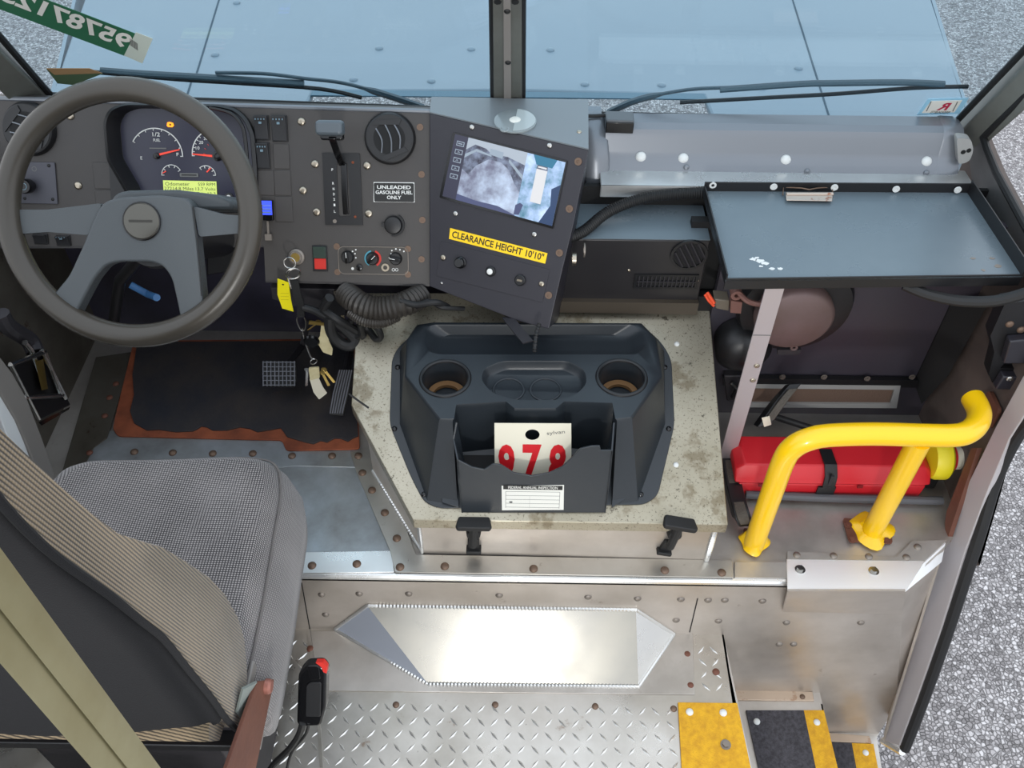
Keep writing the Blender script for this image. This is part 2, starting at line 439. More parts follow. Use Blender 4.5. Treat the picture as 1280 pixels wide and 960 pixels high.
for a, b in (((292, -60), (244, 98)), ((972, -60), (1037, 148)), ((240, 100), (233, 122))):
    g = G(); u = HH.uv(*a); v = HH.uv(*b); dx = .0022
    g.prism(HH, [(u[0]-dx, u[1]), (u[0]+dx, u[1]), (v[0]+dx, v[1]), (v[0]-dx, v[1])], .0005, .0012); g.obj('seam', mat('seam_dark', (56, 78, 92), .6), hood)
screws('bolt', 'dome', hood, HH, [(474, 61), (589, 62), (688, 63), (442, 100), (539, 102), (731, 106), (827, 107), (269, 69), (296, 4), (998, 86), (953, 110)], .011, 'hood_paint')
for sx, pl in ((-1, [(105, -60), (60, 128)]), (1, [(1150, -60), (1216, 152)])):
    a, b = [HH.pt(*HH.uv(*q)) for q in pl]
    g = G(); g.extr([a, b, b+V3((sx*.05, 0, -.3)), a+V3((sx*.05, 0, -.3))], (sx*-.01, 0, 0)); g.obj('side_panel', 'hood_paint', hood)

# ------------------------------------------------------------------ floor, platform, riser
def R3(z, *pts): return [tuple(P(a, b, z=z)[:2]) for a, b in pts]
fr = R3(0, (905, 793), (918, 880), (945, 985))
g = G(); g.prism(H0, [(fr[0][0], YR), fr[1], fr[2], (fr[2][0]+.02, -.3), (-1.15, -.3), (-1.15, YR)], 0, -.02)
FL = struct(g.obj('floor', 'alu_floor', smooth=False))
plain = R3(0, (388, 789), (866, 792), (868, 869), (398, 864))
g = G(); g.prism(H0, plain, 0, .003); o = g.obj('plain_plate', 'alu_plain', FL, bevel=.001)
# raised lozenges of the tread plate
def inside(p, poly):
    c = False; j = len(poly)-1
    for i in range(len(poly)):
        if (poly[i][1] > p[1]) != (poly[j][1] > p[1]) and p[0] < (poly[j][0]-poly[i][0])*(p[1]-poly[i][1])/(poly[j][1]-poly[i][1])+poly[i][0]: c = not c
        j = i
    return c
g = G(); st = .0295
ex = fr[0][0]
for i in range(int(1.35/st)):
    for j in range(int(.95/st)):
        x = -.66+i*st; y = .12+j*st
        lim = fr[1][0]+(fr[0][0]-fr[1][0])*(y-fr[1][1])/(fr[0][1]-fr[1][1])
        if x > lim-.016 or y > YR-.016 or inside((x, y), plain): continue
        if y < plain[2][1]-.006 and y > plain[2][1]-.014: continue
        a = rad(48 if (i+j) % 2 else -48); c, s = math.cos(a), math.sin(a)
        l, w = .0135, .0033
        def q(du, dv, n): return V3((x+du*c-dv*s, y+du*s+dv*c, n))
        g.add([q(-l, 0, 0), q(0, -w, 0), q(l, 0, 0), q(0, w, 0), q(-l*.55, 0, .0019), q(l*.55, 0, .0019)],
              [(0, 1, 4), (1, 5, 4), (1, 2, 5), (2, 3, 5), (3, 4, 5), (3, 0, 4)])
g.obj('tread_pattern', 'alu_bright', FL)
for q in ([(388, 789), (398, 864), (404, 960), (400, 960), (394, 864), (384, 789)],):
    g = G(); g.prism(H0, R3(0, *q), .0005, .0025); g.obj('joint_strip', 'alu_floor', FL)
screws('rivet', 'dome', FL, H0, [(495, 881), (619, 881), (744, 883), (842, 886)], .0075, 'rusty_rivet')
screws('rivet', 'dome', FL, H0, [(859, 818), (895, 840), (863, 857), (388, 811)], .0085, 'rust_dark')

# driver platform
g = G(); xr = P(1181, 683, z=ZP)
g.prism(HP, [(-1.16, YR), (.80, YR), (xr.x, xr.y), (.985, 1.17), (1.02, 1.30), (1.03, 1.52), (1.03, 1.80), (-1.16, 1.80)], 0, -.03)
PF = struct(g.obj('floor', 'alu_plain', smooth=False))
def plate(name, pxs, m, F=HP, t=.003, par=PF, n=0, bev=.0008):
    g = G(); g.prism(F, F.px(pxs, n), n, n+t); return g.obj(name, m, par, bevel=bev)
plate('plate', [(352, 566), (452, 566), (500, 690), (330, 693), (340, 600)], 'alu_blue')
plate('edge_strip', [(80, 618), (92, 560), (106, 538), (448, 550), (456, 585), (370, 583)], 'alu_blue', n=.003, t=.002)
plate('edge_strip', [(330, 692), (490, 689), (493, 716), (330, 718)], 'alu_bright', n=.003)
plate('flange', [(438, 566), (470, 560), (520, 694), (915, 701), (917, 723), (494, 716), (488, 690), (446, 592)], 'alu', n=.006, t=.003)
plate('edge_strip', [(918, 703), (984, 703), (984, 724), (918, 723)], 'alu_plain', n=.003)
plate('side_strip', [(120, 447), (168, 440), (134, 548), (118, 560), (90, 612), (72, 610)], 'sill_metal', n=.0055, t=.002)
screws('rivet', 'dome', PF, HP, [(168, 565), (216, 566), (266, 567), (316, 567), (365, 570), (415, 570), (390, 717-10), (446, 705)], .0095, 'rusty_rivet', n=.006)
screws('rivet', 'dome', PF, HP, [(500, 709), (556, 708), (667, 711), (831, 713), (902, 716), (453, 591), (465, 613), (481, 641), (496, 673), (448, 570)], .0095, 'rusty_rivet', n=.009)
screws('rivet', 'dome', PF, HP, [(131, 520), (137, 497), (145, 480), (112, 566)], .008, 'rust_dark', n=.0075)

# riser (vertical face of the platform) and stepwell panel
g = G(); rb = P(1120, 884, y=YR); rt = P(1130, 738, y=YR)
sb = P(1015, 878, y=YR)
g.prism(RV, [(-1.16, 0-.02), (fr[0][0], -.02), (fr[0][0], rb.z-.35), (rb.x+.01, rb.z-.35), (rb.x, rb.z), (rt.x, rt.z), (rt.x, ZP), (-1.16, ZP)], 0, -.006)
RI = struct(g.obj('trim_1', 'alu_riser', smooth=False))
g = G(); e0 = P(340, 718, z=ZP).x; e1 = P(985, 727, z=ZP).x
g.tube([V3((-1.16, YR-.001, ZP-.006)), V3((e1, YR-.001, ZP-.006))], .009, 10); g.obj('edge_bead', 'alu_bright', RI)
rvp = [(362, 742), (402, 743), (449, 742), (511, 742), (624, 744), (735, 746), (797, 748), (851, 749), (885, 750), (906, 750), (953, 751), (845, 775), (898, 776), (407, 768), (351, 768), (983, 778), (1076, 778), (974, 805), (992, 805)]
screws('rivet', 'dome', RI, RV, rvp, .0085, 'dull_rivet', n=0)
for a, b in (((377, 728), (388, 790)), ((872, 748), (862, 790))):
    u, v = RV.uv(*a), RV.uv(*b); g = G(); g.prism(RV, [(u[0]-.0012, u[1]), (u[0]+.0012, u[1]), (v[0]+.0012, v[1]), (v[0]-.0012, v[1])], .0003, .001); g.obj('seam', 'black_matte', RI)
# slanted panel from the riser corner to the door post
a, b, c, d = P(1130, 738, y=YR), P(1181, 684, z=ZP), P(1106, 926, x=.975), P(1120, 884, y=YR)
g = G(); g.extr([V3((a.x, a.y, ZP)), b, c, V3((d.x, d.y, c.z)), d, a], (-.004, .004, 0)); struct(g.obj('trim_2', 'alu_riser', smooth=False))
# bent cover plate with bright nosing
nz = thing('nosing_plate', 'bright bent aluminium edge plate with rivets beside the door post', 'edge plate')
zt = ZP+.004
A = [P(x, y, z=zt) for x, y in ((984, 690), (1120, 697), (1140, 677), (1183, 676), (1155, 702), (984, 700))]
g = G(); g.extr(A, (0, 0, .003)); g.obj('top_flange', 'alu_plain', nz)
yb = YR-.004
B0 = [P(984, 700, z=zt+.003), P(1155, 702, z=zt+.003)]
C0 = [P(985, 739, y=YR-.036), P(1132, 739, y=YR-.036)]
g = G(); g.extr([B0[0], B0[1], C0[1], C0[0]], (0, .004, -.003)); g.obj('nosing', mat('alu_nosing', (246, 246, 246), .55, .25), nz)
g = G(); g.extr([C0[0], C0[1], P(1128, 768, y=YR-.008), P(978, 765, y=YR-.008)], (0, .005, 0)); g.obj('front_flange', 'alu_riser', nz)
_o = V3((-.004, -.006, .001)); g = G(); g.extr([B0[1]+_o, P(1183, 676, z=zt+.003)+_o, P(1178, 700, x=.955)+_o, C0[1]+_o*.3], (0, .003, -.002)); g.obj('side_flange', 'alu_nosing', nz)
screws('rivet', 'dome', nz, H(zt+.003), [(996, 694), (1042, 695), (1086, 696), (1133, 697), (1147, 684)], .0085, 'dull_rivet')
NF = Frame(C0[0], (1, 0, 0), B0[0]-C0[0])
screws('bolt', 'hex', nz, NF, [(1000, 712), (1092, 714)], .009, 'steel', n=0)
screws('rivet', 'dome', nz, VY(YR-.008), [(994, 753), (1042, 754), (1089, 754)], .0085, 'dull_rivet')

mat('alu_wedge', (134, 132, 127), .3, .85, var=((150, 146, 136), 7, .5), rvar=.06)
# welded wedge over the joint of riser and floor
wd = thing('welded_wedge_plate', 'shiny aluminium wedge plate welded between the riser and the floor', 'welded plate')
tl, tr = P(459, 757, y=YR-.002), P(795, 762, y=YR-.002)
lt, rt_ = P(418, 784, y=YR-.002), P(842, 794, y=YR-.002); lt.z = rt_.z = .004
bl, br = P(535, 855, z=.004), P(798, 858, z=.004)
def quad(name, pts, m):
    g = G(); n = (pts[1]-pts[0]).cross(pts[2]-pts[0]).normalized(); n = n if n.z > 0 else -n
    g.extr(pts, -n*.003); return g.obj(name, m, wd, smooth=False)
quad('face', [tl, bl, br, tr], 'alu_wedge'); quad('end_gusset', [tl, lt, bl], mat('alu_gusset', (176, 182, 194), .6, .5)); quad('end_gusset', [tr, br, rt_], 'alu_bright')
def bead(par, pts, r=.0045, m='alu_bright', step=.008):
    g = G(); n = 0; Lp = []
    for a, b in zip(pts[:-1], pts[1:]):
        k = max(2, int((b-a).length/(step/2)))
        for i in range(k): Lp.append(a.lerp(b, i/k))
    Lp.append(pts[-1])
    g.tube(Lp, lambda t: r*(1+.28*math.sin(t*len(Lp)*math.pi)), 8)
    return g.obj('weld_bead', m, par)
bead(wd, [lt, tl, tr, rt_]); bead(wd, [lt, bl, br, rt_])

# steps down to the door
Z1, Z2 = -.30, -.55
g = G(); u = R3(Z1, (918, 876), (1028, 880), (1048, 985)); g.prism(H(Z1), [(fr[1][0]-.03, YR), (u[1][0], YR), u[1], u[2], (u[2][0], 0), (fr[1][0]-.03, 0)], 0, -.02)
s1 = struct(g.obj('trim_3', 'alu_plain', smooth=False))
u = R3(Z2, (1036, 912), (1096, 922), (1106, 985)); g = G(); g.prism(H(Z2), [(u[0][0]-.06, YR), (u[1][0]+.01, YR), u[1], u[2], (u[2][0], 0), (u[0][0]-.06, 0)], 0, -.02)
s2_ = struct(g.obj('trim_4', 'alu_plain', smooth=False))
g = G(); q = [fr[1], fr[2]]; g.extr([V3((q[0][0], YR, 0)), V3((*q[0], 0)), V3((q[1][0], q[1][1], 0)), V3((q[1][0], q[1][1], Z1)), V3((*q[0], Z1)), V3((q[0][0], YR, Z1))], (-.004, 0, 0)); struct(g.obj('trim_5', 'alu_plain', smooth=False))
u = R3(Z1, (1028, 880), (1048, 985)); g = G(); g.extr([V3((*u[0], Z1)), V3((*u[1], Z1)), V3((*u[1], Z2)), V3((*u[0], Z2))], (-.004, 0, 0)); struct(g.obj('trim_6', 'alu_plain', smooth=False))
g = G(); g.prism(H(Z1), H(Z1).px([(919, 862), (1015, 866), (1017, 877), (919, 876)]), 0, .006); g.obj('angle', mat('alu_rusty', (196, 176, 156), .45, .5, spots=[((150, 104, 70), 30, .6, .5)]), s1, bevel=.001); screws('rivet', 'dome', s1, H(Z1), [(1003, 871)], .007, 'rusty_rivet', n=.006)
g = G(); g.prism(H(Z2), H(Z2).px([(1036, 917), (1086, 921), (1089, 930), (1038, 928)]), 0, .006); o = g.obj('angle', 'alu_rusty', s2_, bevel=.001)
tp = thing('stair_tread', 'all-yellow grit tread plate at the edge of the tread-plate floor', 'stair tread', 'grit step treads')
g = G(); g.prism(H0, R3(0.0, (847, 879), (921, 880), (943, 985), (853, 985)), .001, .006); g.obj('plate', 'grit_yellow', tp, bevel=.001)
screws('screw', 'dome', tp, H0, [(862, 890), (904, 891)], .0085, 'bolt_white', n=.006); screws('screw', 'hex', tp, H0, [(907, 931)], .009, 'dull_rivet', n=.006)
for nm, z, gp, yp, sc, lb in (('stair_tread', Z1, [(932, 889), (1004, 889), (1024, 985), (953, 985)], [(1004, 889), (1029, 889), (1052, 985), (1024, 985)], [(946, 902), (1021, 903)], 'black grit tread with yellow edge strip, the wider one on the first step down'),
                              ('stair_tread', Z2, [(1038, 929), (1064, 930), (1074, 985), (1046, 985)], [(1064, 930), (1091, 931), (1101, 985), (1074, 985)], [(1082, 941)], 'black and yellow grit tread on the lowest step by the doorway')):
    t = thing(nm, lb, 'stair tread', 'grit step treads'); h = H(z)
    g = G(); g.prism(h, h.px(gp), .001, .006); g.obj('grit_plate', 'grit_black', t)
    g = G(); g.prism(h, h.px(yp), .001, .0065); g.obj('yellow_strip', 'grit_yellow', t)
    screws('screw', 'dome', t, h, sc, .0085, 'bolt_white', n=.006)

# ------------------------------------------------------------------ walls
g = G(); g.box(VY(1.52), .43, 1.03, ZP, .825, 0, -.02); WF = struct(g.obj('wall_front', 'firewall', smooth=False))
g = G(); g.box(VY(1.53), .30, .44, ZP, .62, 0, -.02); g.box(VY(1.56), .36, .44, .56, .80, 0, -.02); g.obj('corner_fill', 'black_matte', WF, smooth=False)
g = G(); g.box(VY(1.79), -1.16, .45, ZP, .84, 0, -.02); struct(g.obj('wall_front', mat('toe_board', (52, 50, 66), .5, 0, var=((30, 28, 34), 4, .8), spots=[((90, 62, 62), 14, .68, .5)]), smooth=False))
R1 = VXR(1.0)
poly = R1.px([(1205, 160), (1228, 173), (1245, 215), (1280, 280), (1330, 370), (1280, 471), (1183, 677)])+[(-1.10, ZP-.02), (-1.80, ZP-.02), (-1.80, .88)]
g = G(); g.prism(R1, poly, 0, -.02); WR = struct(g.obj('wall_right', 'brown_wall', smooth=False))
L1 = VXL(-1.13)
g = G(); g.prism(L1, [(.2, ZP-.3), (1.80, ZP-.3), (1.80, .93), (1.45, .93), (1.3, .80), (.2, .80)], 0, -.02); WLF = struct(g.obj('wall_left', 'sill_metal', smooth=False))
g = G(); g.prism(VXR(.992), VXR(.992).px([(1206, 160), (1228, 173), (1245, 215), (1280, 280), (1330, 370), (1285, 356), (1216, 232)]), 0, -.006); g.obj('upper_panel', 'grey_metal', WR)
# dark corner panel and kick ledge inside the right compartment
g = G(); g.extr([P(1190, 378, y=1.515), P(1143, 478, y=1.515), P(1152, 505, x=.985), P(1185, 470, x=.985), P(1235, 380, x=.985)], (0, .004, 0)); g.obj('corner_panel', 'black_matte', WF)
# ledge with bolts
g = G(); F15 = VY(1.515); g.prism(F15, F15.px([(903, 468), (1146, 471), (1146, 480), (903, 478)]), 0, .012); lg = g.obj('ledge', 'black_plastic', WF)
screws('bolt', 'hex', WF, F15, [(978, 471), (1030, 471), (1084, 473), (1140, 471)], .006, 'dull_rivet', n=.012)

# windshield
def wpoly(F, pxs): return F.px(pxs)
lg_ = [(617, 137), (64, 117), (-6, 36), (-100, -75), (615, -75)]; rg_ = [(653, 139), (1194, 151), (1278, 62), (1400, -75), (653, -75)]
gl = []
for i, q in enumerate((lg_, rg_)):
    g = G(); g.prism(WS, WS.px(q), 0, -.005); o = struct(g.obj('window_%d' % (i+1), 'glass', smooth=False)); gl.append(o)
    pts = [WS.pt(*WS.uv(*p), .004) for p in q]
    for a, b in zip(pts, pts[1:]+pts[:1]):
        g = G(); g.tube([a, b], .007, 8); g.obj('gasket', 'gasket', o)
# centre post
g = G(); q = WS.px([(617, 138), (653, 139), (652, -75), (615, -75)], .01)
g.prism(WS, q, 0, .012); cp = struct(g.obj('trim_7', 'pillar', bevel=.002))
g = G(); g.prism(WS, WS.px([(630, 138), (639, 138), (638, -75), (629, -75)], .014), .012, .016); g.obj('centre_strip', 'gray_paint', cp)
screws('screw', 'dome', cp, WS, [(634, 14), (635, 78)], .006, 'ink_black', n=.016)
for p in [(627, 126), (646, 124), (622, 2), (644, 2)]:
    g = G(); u, v = WS.uv(p[0], p[1], .012); g.prism(WS, circ(u, v, .007, 7), .012, .0135); g.obj('tape_mark', 'ink_black', cp)
# A pillars
g = G(); g.loft([[P(1194, 151, x=.985), P(1228, 173, x=1.0), P(1222, 190, x=1.0), P(1200, 165, x=.96)],
                 [P(1278, 62, x=.985), P(1282, 116, x=1.0), P(1290, 130, x=1.0), P(1284, 80, x=.96)],
                 [P(1370, -40, x=.985), P(1375, 10, x=1.0), P(1380, 20, x=1.0), P(1375, -20, x=.96)]]); struct(g.obj('trim_8', 'pillar', bevel=.004))
g = G(); g.tube([P(1228, 173, x=.99), P(1284, 116, x=.99), P(1375, 10, x=.99)], .007, 8); struct(g.obj('trim_9', 'gasket'))
g = G(); g.tube([P(1229, 172, x=.99), P(1234, 188, x=.99), P(1246, 217, x=.99), P(1281, 281, x=.99), P(1330, 370, x=.99)], .008, 8); struct(g.obj('trim_10', 'gasket'))
g = G(); g.loft([[P(66, 114, x=-1.03), P(17, 121, x=-1.08), P(16, 130, x=-1.05), P(60, 122, x=-1.0)],
                 [P(0, 41, x=-1.03), P(-2, 96, x=-1.08), P(-6, 108, x=-1.05), P(-4, 60, x=-1.0)],
                 [P(-100, -60, x=-1.03), P(-90, 0, x=-1.08), P(-96, 10, x=-1.05), P(-100, -50, x=-1.0)]]); struct(g.obj('trim_11', 'pillar', bevel=.004))
g = G(); g.tube([P(18, 122, x=-1.06), P(-2, 97, x=-1.06), P(-90, 0, x=-1.06)], .007, 8); struct(g.obj('trim_12', 'gasket'))

mat('gray_post', (190, 185, 187), .5, .4, rvar=.08)
# door post on the right: aluminium profile and black rubber seal
jl = [(1300, 440), (1278, 471), (1246, 530), (1212, 600), (1183, 677), (1150, 774), (1122, 858), (1104, 926)]
jr = [(1318, 475), (1290, 505), (1262, 548), (1232, 620), (1206, 690), (1176, 786), (1146, 872), (1124, 932)]
a_ = [P(x, y, x=.975) for x, y in jl]; b_ = [P(x, y, x=.985) for x, y in jr]
g = G(); g.loft([[p, q, q+V3((.012, 0, 0)), p+V3((.012, 0, 0))] for p, q in zip(a_, b_)]); DJ = struct(g.obj('door_1', 'gray_post', bevel=.002))
g = G(); sp = [P(x+5, y, x=1.0) for x, y in ((1330, 462), (1284, 522), (1262, 553), (1240, 600), (1222, 660), (1204, 716), (1176, 801), (1147, 882), (1126, 936))]
g.tube(sp, .013, 10, smooth=4); g.obj('rubber_seal', 'rubber', DJ)
g = G(); g.extr([P(1214, 560, x=.972), P(1222, 560, x=.972), P(1183, 677, x=.962), P(1181, 655, x=.962), P(1183, 640, x=.962)], (.01, 0, 0)); g.obj('rust_strip', 'rust_dark', DJ)
# sill below the door
g = G(); g.tube([P(1104, 926, x=.985), P(1128, 940, x=1.0)], .01, 8); g.obj('sill_end', 'alu_bright', DJ)

# left door: bent white and grey post
def bentstrip(pl, pr, x, m, name, par=None, w=.02):
    a = [P(*q, x=x) for q in pl]; b = [P(*q, x=x) for q in pr]
    g = G(); g.loft([[p, q, q-V3((w, 0, 0)), p-V3((w, 0, 0))] for p, q in zip(a, b)]); return g.obj(name, m, par, bevel=.002)
d2 = struct(bentstrip([(-40, 440), (0, 490), (21, 525), (40, 570), (49, 602), (60, 660)], [(-20, 420), (16, 467), (35, 501), (53, 549), (66, 586), (80, 655)], -.97, 'gray_paint', 'door_2'))
bentstrip([(-60, 470), (0, 521), (14, 556), (28, 600), (40, 650)], [(-40, 440), (0, 490), (22, 530), (47, 598), (56, 650)], -.975, 'white_paint', 'white_panel', d2)
bentstrip([(-120, 470), (-60, 560), (-20, 640)], [(-60, 460), (6, 540), (38, 650)], -.985, 'gray_paint', 'lower_panel', d2)
# ------------------------------------------------------------------ dashboard
def c3(px, py, sc, ox, oy): return (ox+px*sc, oy+py*sc)
db = thing('dashboard', 'long black dashboard panel behind the steering wheel, full of screws and switches', 'dashboard')
bez = [(136, 153), (143, 138), (160, 131.5), (227, 132), (273, 133), (295, 138), (308, 150), (316, 169), (319, 212), (319, 262), (165, 262), (165, 242), (140, 199)]
outer = D.px([(-60, 120), (537, 138), (537, 358), (332, 353), (330, 309), (-60, 311)])
hole = rpoly(D.px(bez), .012)
vents = [((38, 161), 33.5), ((488, 173), 32.5)]
g = G(); g.holed(D, outer, [(hole, .001, False)], 0)
lip = [D.pt(u, v) for u, v in outer]
g.loft([lip, [p+V3((0, .02, -.004)) for p in lip]], False, False)
g.obj('panel', 'dash_black', db, smooth=False)
# rolled lower lip
a, b, c, d = [D.pt(*D.uv(*q)) for q in ((332, 353), (537, 358), (537, 358), (332, 353))]
g = G(); g.extr([a, b, b+V3((0, .09, -.02)), a+V3((0, .09, -.02))], (0, .002, .004)); g.obj('lower_lip', mat('lip_metal', (58, 56, 56), .4, .2), db)
a, b = D.pt(*D.uv(-60, 311)), D.pt(*D.uv(330, 309))
g = G(); g.extr([a, b, b+V3((0, .07, -.015)), a+V3((0, .07, -.015))], (0, .002, .004)); g.obj('lower_lip', 'lip_metal', db)
a, b = D.pt(*D.uv(-60, 120)), D.pt(*D.uv(537, 138))
g = G(); g.tube([a+V3((0, 0, -.002)), b+V3((0, 0, -.002))], .005, 8); g.obj('top_edge', 'grey_roll', db)
g = G(); g.extr([a, b, V3((b.x, 1.80, .895)), V3((a.x, 1.80, .895))], (0, 0, -.004)); g.obj('top_shelf', 'dash_black', db)
screws('screw', 'screw', db, D, [(88, 145), (98, 232), (377, 152), (379, 238), (394, 205), (459, 207), (396, 265), (461, 267)], .0082, 'screw_steel', n=0)
screws('screw', 'washer', db, D, [(525, 159), (527, 218), (528, 275), (527, 324), (421, 308), (510, 311), (510, 343), (422, 340)], .0068, 'rusty_rivet', n=0)

mat('switch_black', (44, 44, 46), .35)
# round air vents
def vent(px, r0, ang, par):
    u, v = D.uv(*px); r = r0*(D.pt(*D.uv(px[0]+1, px[1]))-D.pt(u, v)).length
    g = G(); g.lathe(D, u, v, [(r, 0), (r, .006), (r*.93, .014), (r*.86, .016)], 40)
    g.ring(D, u, v, r*.6, r*.88, .008, .017, 40); o = g.obj('air_vent', 'black_plastic', par)
    F = D.at(u, v, ang)
    g = G(); g.cyl(F, 0, 0, r*.62, .0105, .0175, 32); g.obj('opening', 'black_matte', o)
    for k in (-.38, -.02, .34):
        g = G(); x = k*r; h = math.sqrt(max(0, (.6*r)**2-x*x))
        g.tube([F.pt(x-.002, -h, .018), F.pt(x+.005, 0, .0215), F.pt(x-.002, h, .018)], .0016, 6, smooth=4); g.obj('fin', 'grey_roll', o)
    for s in (-1, 1):
        g = G(); g.prism(F, [(-r*.5, s*r*.62), (r*.5, s*r*.42), (r*.62, s*r*.6), (-r*.36, s*r*.78)], .016, .02); g.obj('tab', 'black_plastic', o)
    return o
vent((38, 161), 33, rad(60), db); vent((488, 173), 32, rad(12), db)

# toggle plate far left
F = D
tpm = plate('toggle_plate', [(22, 202), (69, 203), (73, 255), (26, 254)], mat('plate_grey', (74, 74, 82), .45, .1), F=D, t=.003, par=db, n=.001)
u, v = D.uv(40, 232); g = G(); g.lathe(D, u, v, [(.011, .003), (.011, .012), (.015, .014), (.0155, .03), (.013, .035)], 20); k_ = g.obj('knob', 'black_gloss', tpm)
g = G(); g.ring(D, u, v, .006, .0075, .035, .0356, 16); g.obj('knob_icon', 'switch_icon', k_)
screws('screw', 'dome', tpm, D, [(26, 207), (61, 207), (31, 248), (66, 249)], .0035, 'ink_black', n=.004)
g = G(); u, v = D.uv(44, 211); g.ring(D, u, v, .004, .0052, .004, .0043, 16); g.obj('emblem', 'ink_grey', tpm)
# blanking plates and rocker switches
def rocker(a, b, c, d, par, icon=True, blank=False, nm='rocker_switch'):
    u0, v0 = D.uv(a, d); u1, v1 = D.uv(c, b)
    g = G(); g.box(D, u0, u1, v0, v1, .0, .0025 if blank else .004); o = g.obj('blanking_plate' if blank else nm, 'black_plastic' if not blank else 'dash_black', par, bevel=.001)
    if not blank:
        m = (v0+v1)/2; w = .0018
        g = G(); g.loft([[D.pt(u0+w, y, .003), D.pt(u1-w, y, .003), D.pt(u1-w, y, n), D.pt(u0+w, y, n)] for y, n in ((v0+w, .006), (m, .009), (v1-w, .015))]); g.obj('rocker', 'switch_black', o, bevel=.0008)
        if icon:
            g = G(); k = (v1-m)
            for i in range(4): x = u0+w*2+(u1-u0-4*w)*(i+.5)/4; g.box(D, x-.0011, x+.0011, m+k*.62, m+k*.74, .0145, .0158)
            x = (u0+u1)/2; g.box(D, x-.003, x+.003, m+k*.30, m+k*.48, .0125, .0138); g.obj('icon', 'switch_icon', o)
    return o
rocker(319, 144, 336, 175, db); rocker(341, 144, 359, 177, db); rocker(322, 178, 337, 211, db)
for q in ((343, 180, 361, 211), (324, 213, 342, 244), (344, 213, 363, 244), (345, 246, 365, 277), (119, 203, 137, 236), (121, 238, 139, 262), (342, 178, 343, 179)):
    if q[2]-q[0] > 5: rocker(*q, db, blank=True)
g = G(); g.prism(D, D.px([(137, 201), (141, 203), (163, 246), (160, 256), (140, 256)]), .001, .004); g.obj('trim_wing', 'black_plastic', db)
rocker(44, 292, 60, 305, db, icon=False); rocker(72, 294, 88, 307, db)
u, v = D.uv(18, 297); fast('screw', 'screw', db, D.pt(u, v, 0), D, .006, 'screw_steel')
# usb module with blue light, lever underneath
g = G(); u0, v0 = D.uv(329, 275); u1, v1 = D.uv(342, 250); g.box(D, u0, u1, v0, v1, 0, .014); o = g.obj('indicator_module', 'black_gloss', db, bevel=.001)
g = G(); g.box(D, u0+.001, u1-.001, v0+.012, v1-.001, .014, .0155); o2 = g.obj('blue_light', 'blue_glow', o)
g = G(); [g.box(D, u0+.002, u1-.002, v0+.016+i*.007, v0+.0185+i*.007, .0155, .0165) for i in range(3)]; g.obj('icon', 'switch_icon', o)
g = G(); u, v = D.uv(336, 276); u2, v2 = D.uv(336, 292); g.box(D, u-.002, u+.002, v2, v, .004, .01); g.box(D, u-.007, u+.007, v2-.013, v2, .004, .012); g.obj('plug', 'dull_rivet', o)

# fuel notice
nt_ = plate('fuel_notice', [(467, 227.5), (518, 228), (518.5, 253), (467, 252.5)], 'white_ink', F=D, t=.001, par=db, n=.0005, bev=.0003)
a = D.uv(468, 252); b = D.uv(517.5, 229)
g = G(); g.prism(D, rrect(a[0], a[1], b[0], b[1], .003), .0016, .0019); g.obj('field', 'ink_black', nt_)
for i, s in enumerate(('UNLEADED', 'GASOLINE FUEL', 'ONLY')):
    hw = (.42, .46, .18)[i]*(b[0]-a[0]); cx = (a[0]+b[0])/2; y1 = b[1]-(b[1]-a[1])*(.13+.27*i)
    text('lettering', nt_, D, s, cx-hw, y1-(b[1]-a[1])*.19, cx+hw, y1, 'white_ink', n=.0021, bold=.02)
# socket cap
u, v = D.uv(492, 281); g = G(); g.lathe(D, u, v, [(.0195, 0), (.0195, .006), (.017, .012), (.013, .013)], 24); g.box(D, u-.025, u-.015, v-.004, v+.004, .002, .009); o = g.obj('socket_cap', 'black_plastic', db)
g = G(); g.ring(D, u, v, .0195, .024, .001, .006, 24, rad(-100), rad(60)); g.obj('cap_strap', 'rubber', o)
# ignition
u, v = D.uv(371, 321); g = G(); g.lathe(D, u, v, [(.017, 0), (.017, .005), (.0125, .008), (.0125, .013)], 28); ig = g.obj('ignition_lock', 'dull_rivet', db)
g = G(); g.lathe(D, u, v, [(.0095, .013), (.0095, .0145)], 20); g.obj('lock_face', 'brass', ig)
# red and green switch
u0, v0 = D.uv(393, 337); u1, v1 = D.uv(408, 308); g = G(); g.box(D, u0-.002, u1+.002, v0-.003, v1+.002, 0, .004); o = g.obj('rocker_switch', 'black_plastic', db, bevel=.001)
g = G(); g.box(D, u0, u1, (v0+v1)/2, v1, .004, .009); g.obj('rocker', 'green_switch', o, bevel=.001)
g = G(); g.box(D, u0+.002, u1-.001, v0+.002, (v0+v1)/2, .004, .007); g.obj('red_end', 'red_button', o, bevel=.0008)

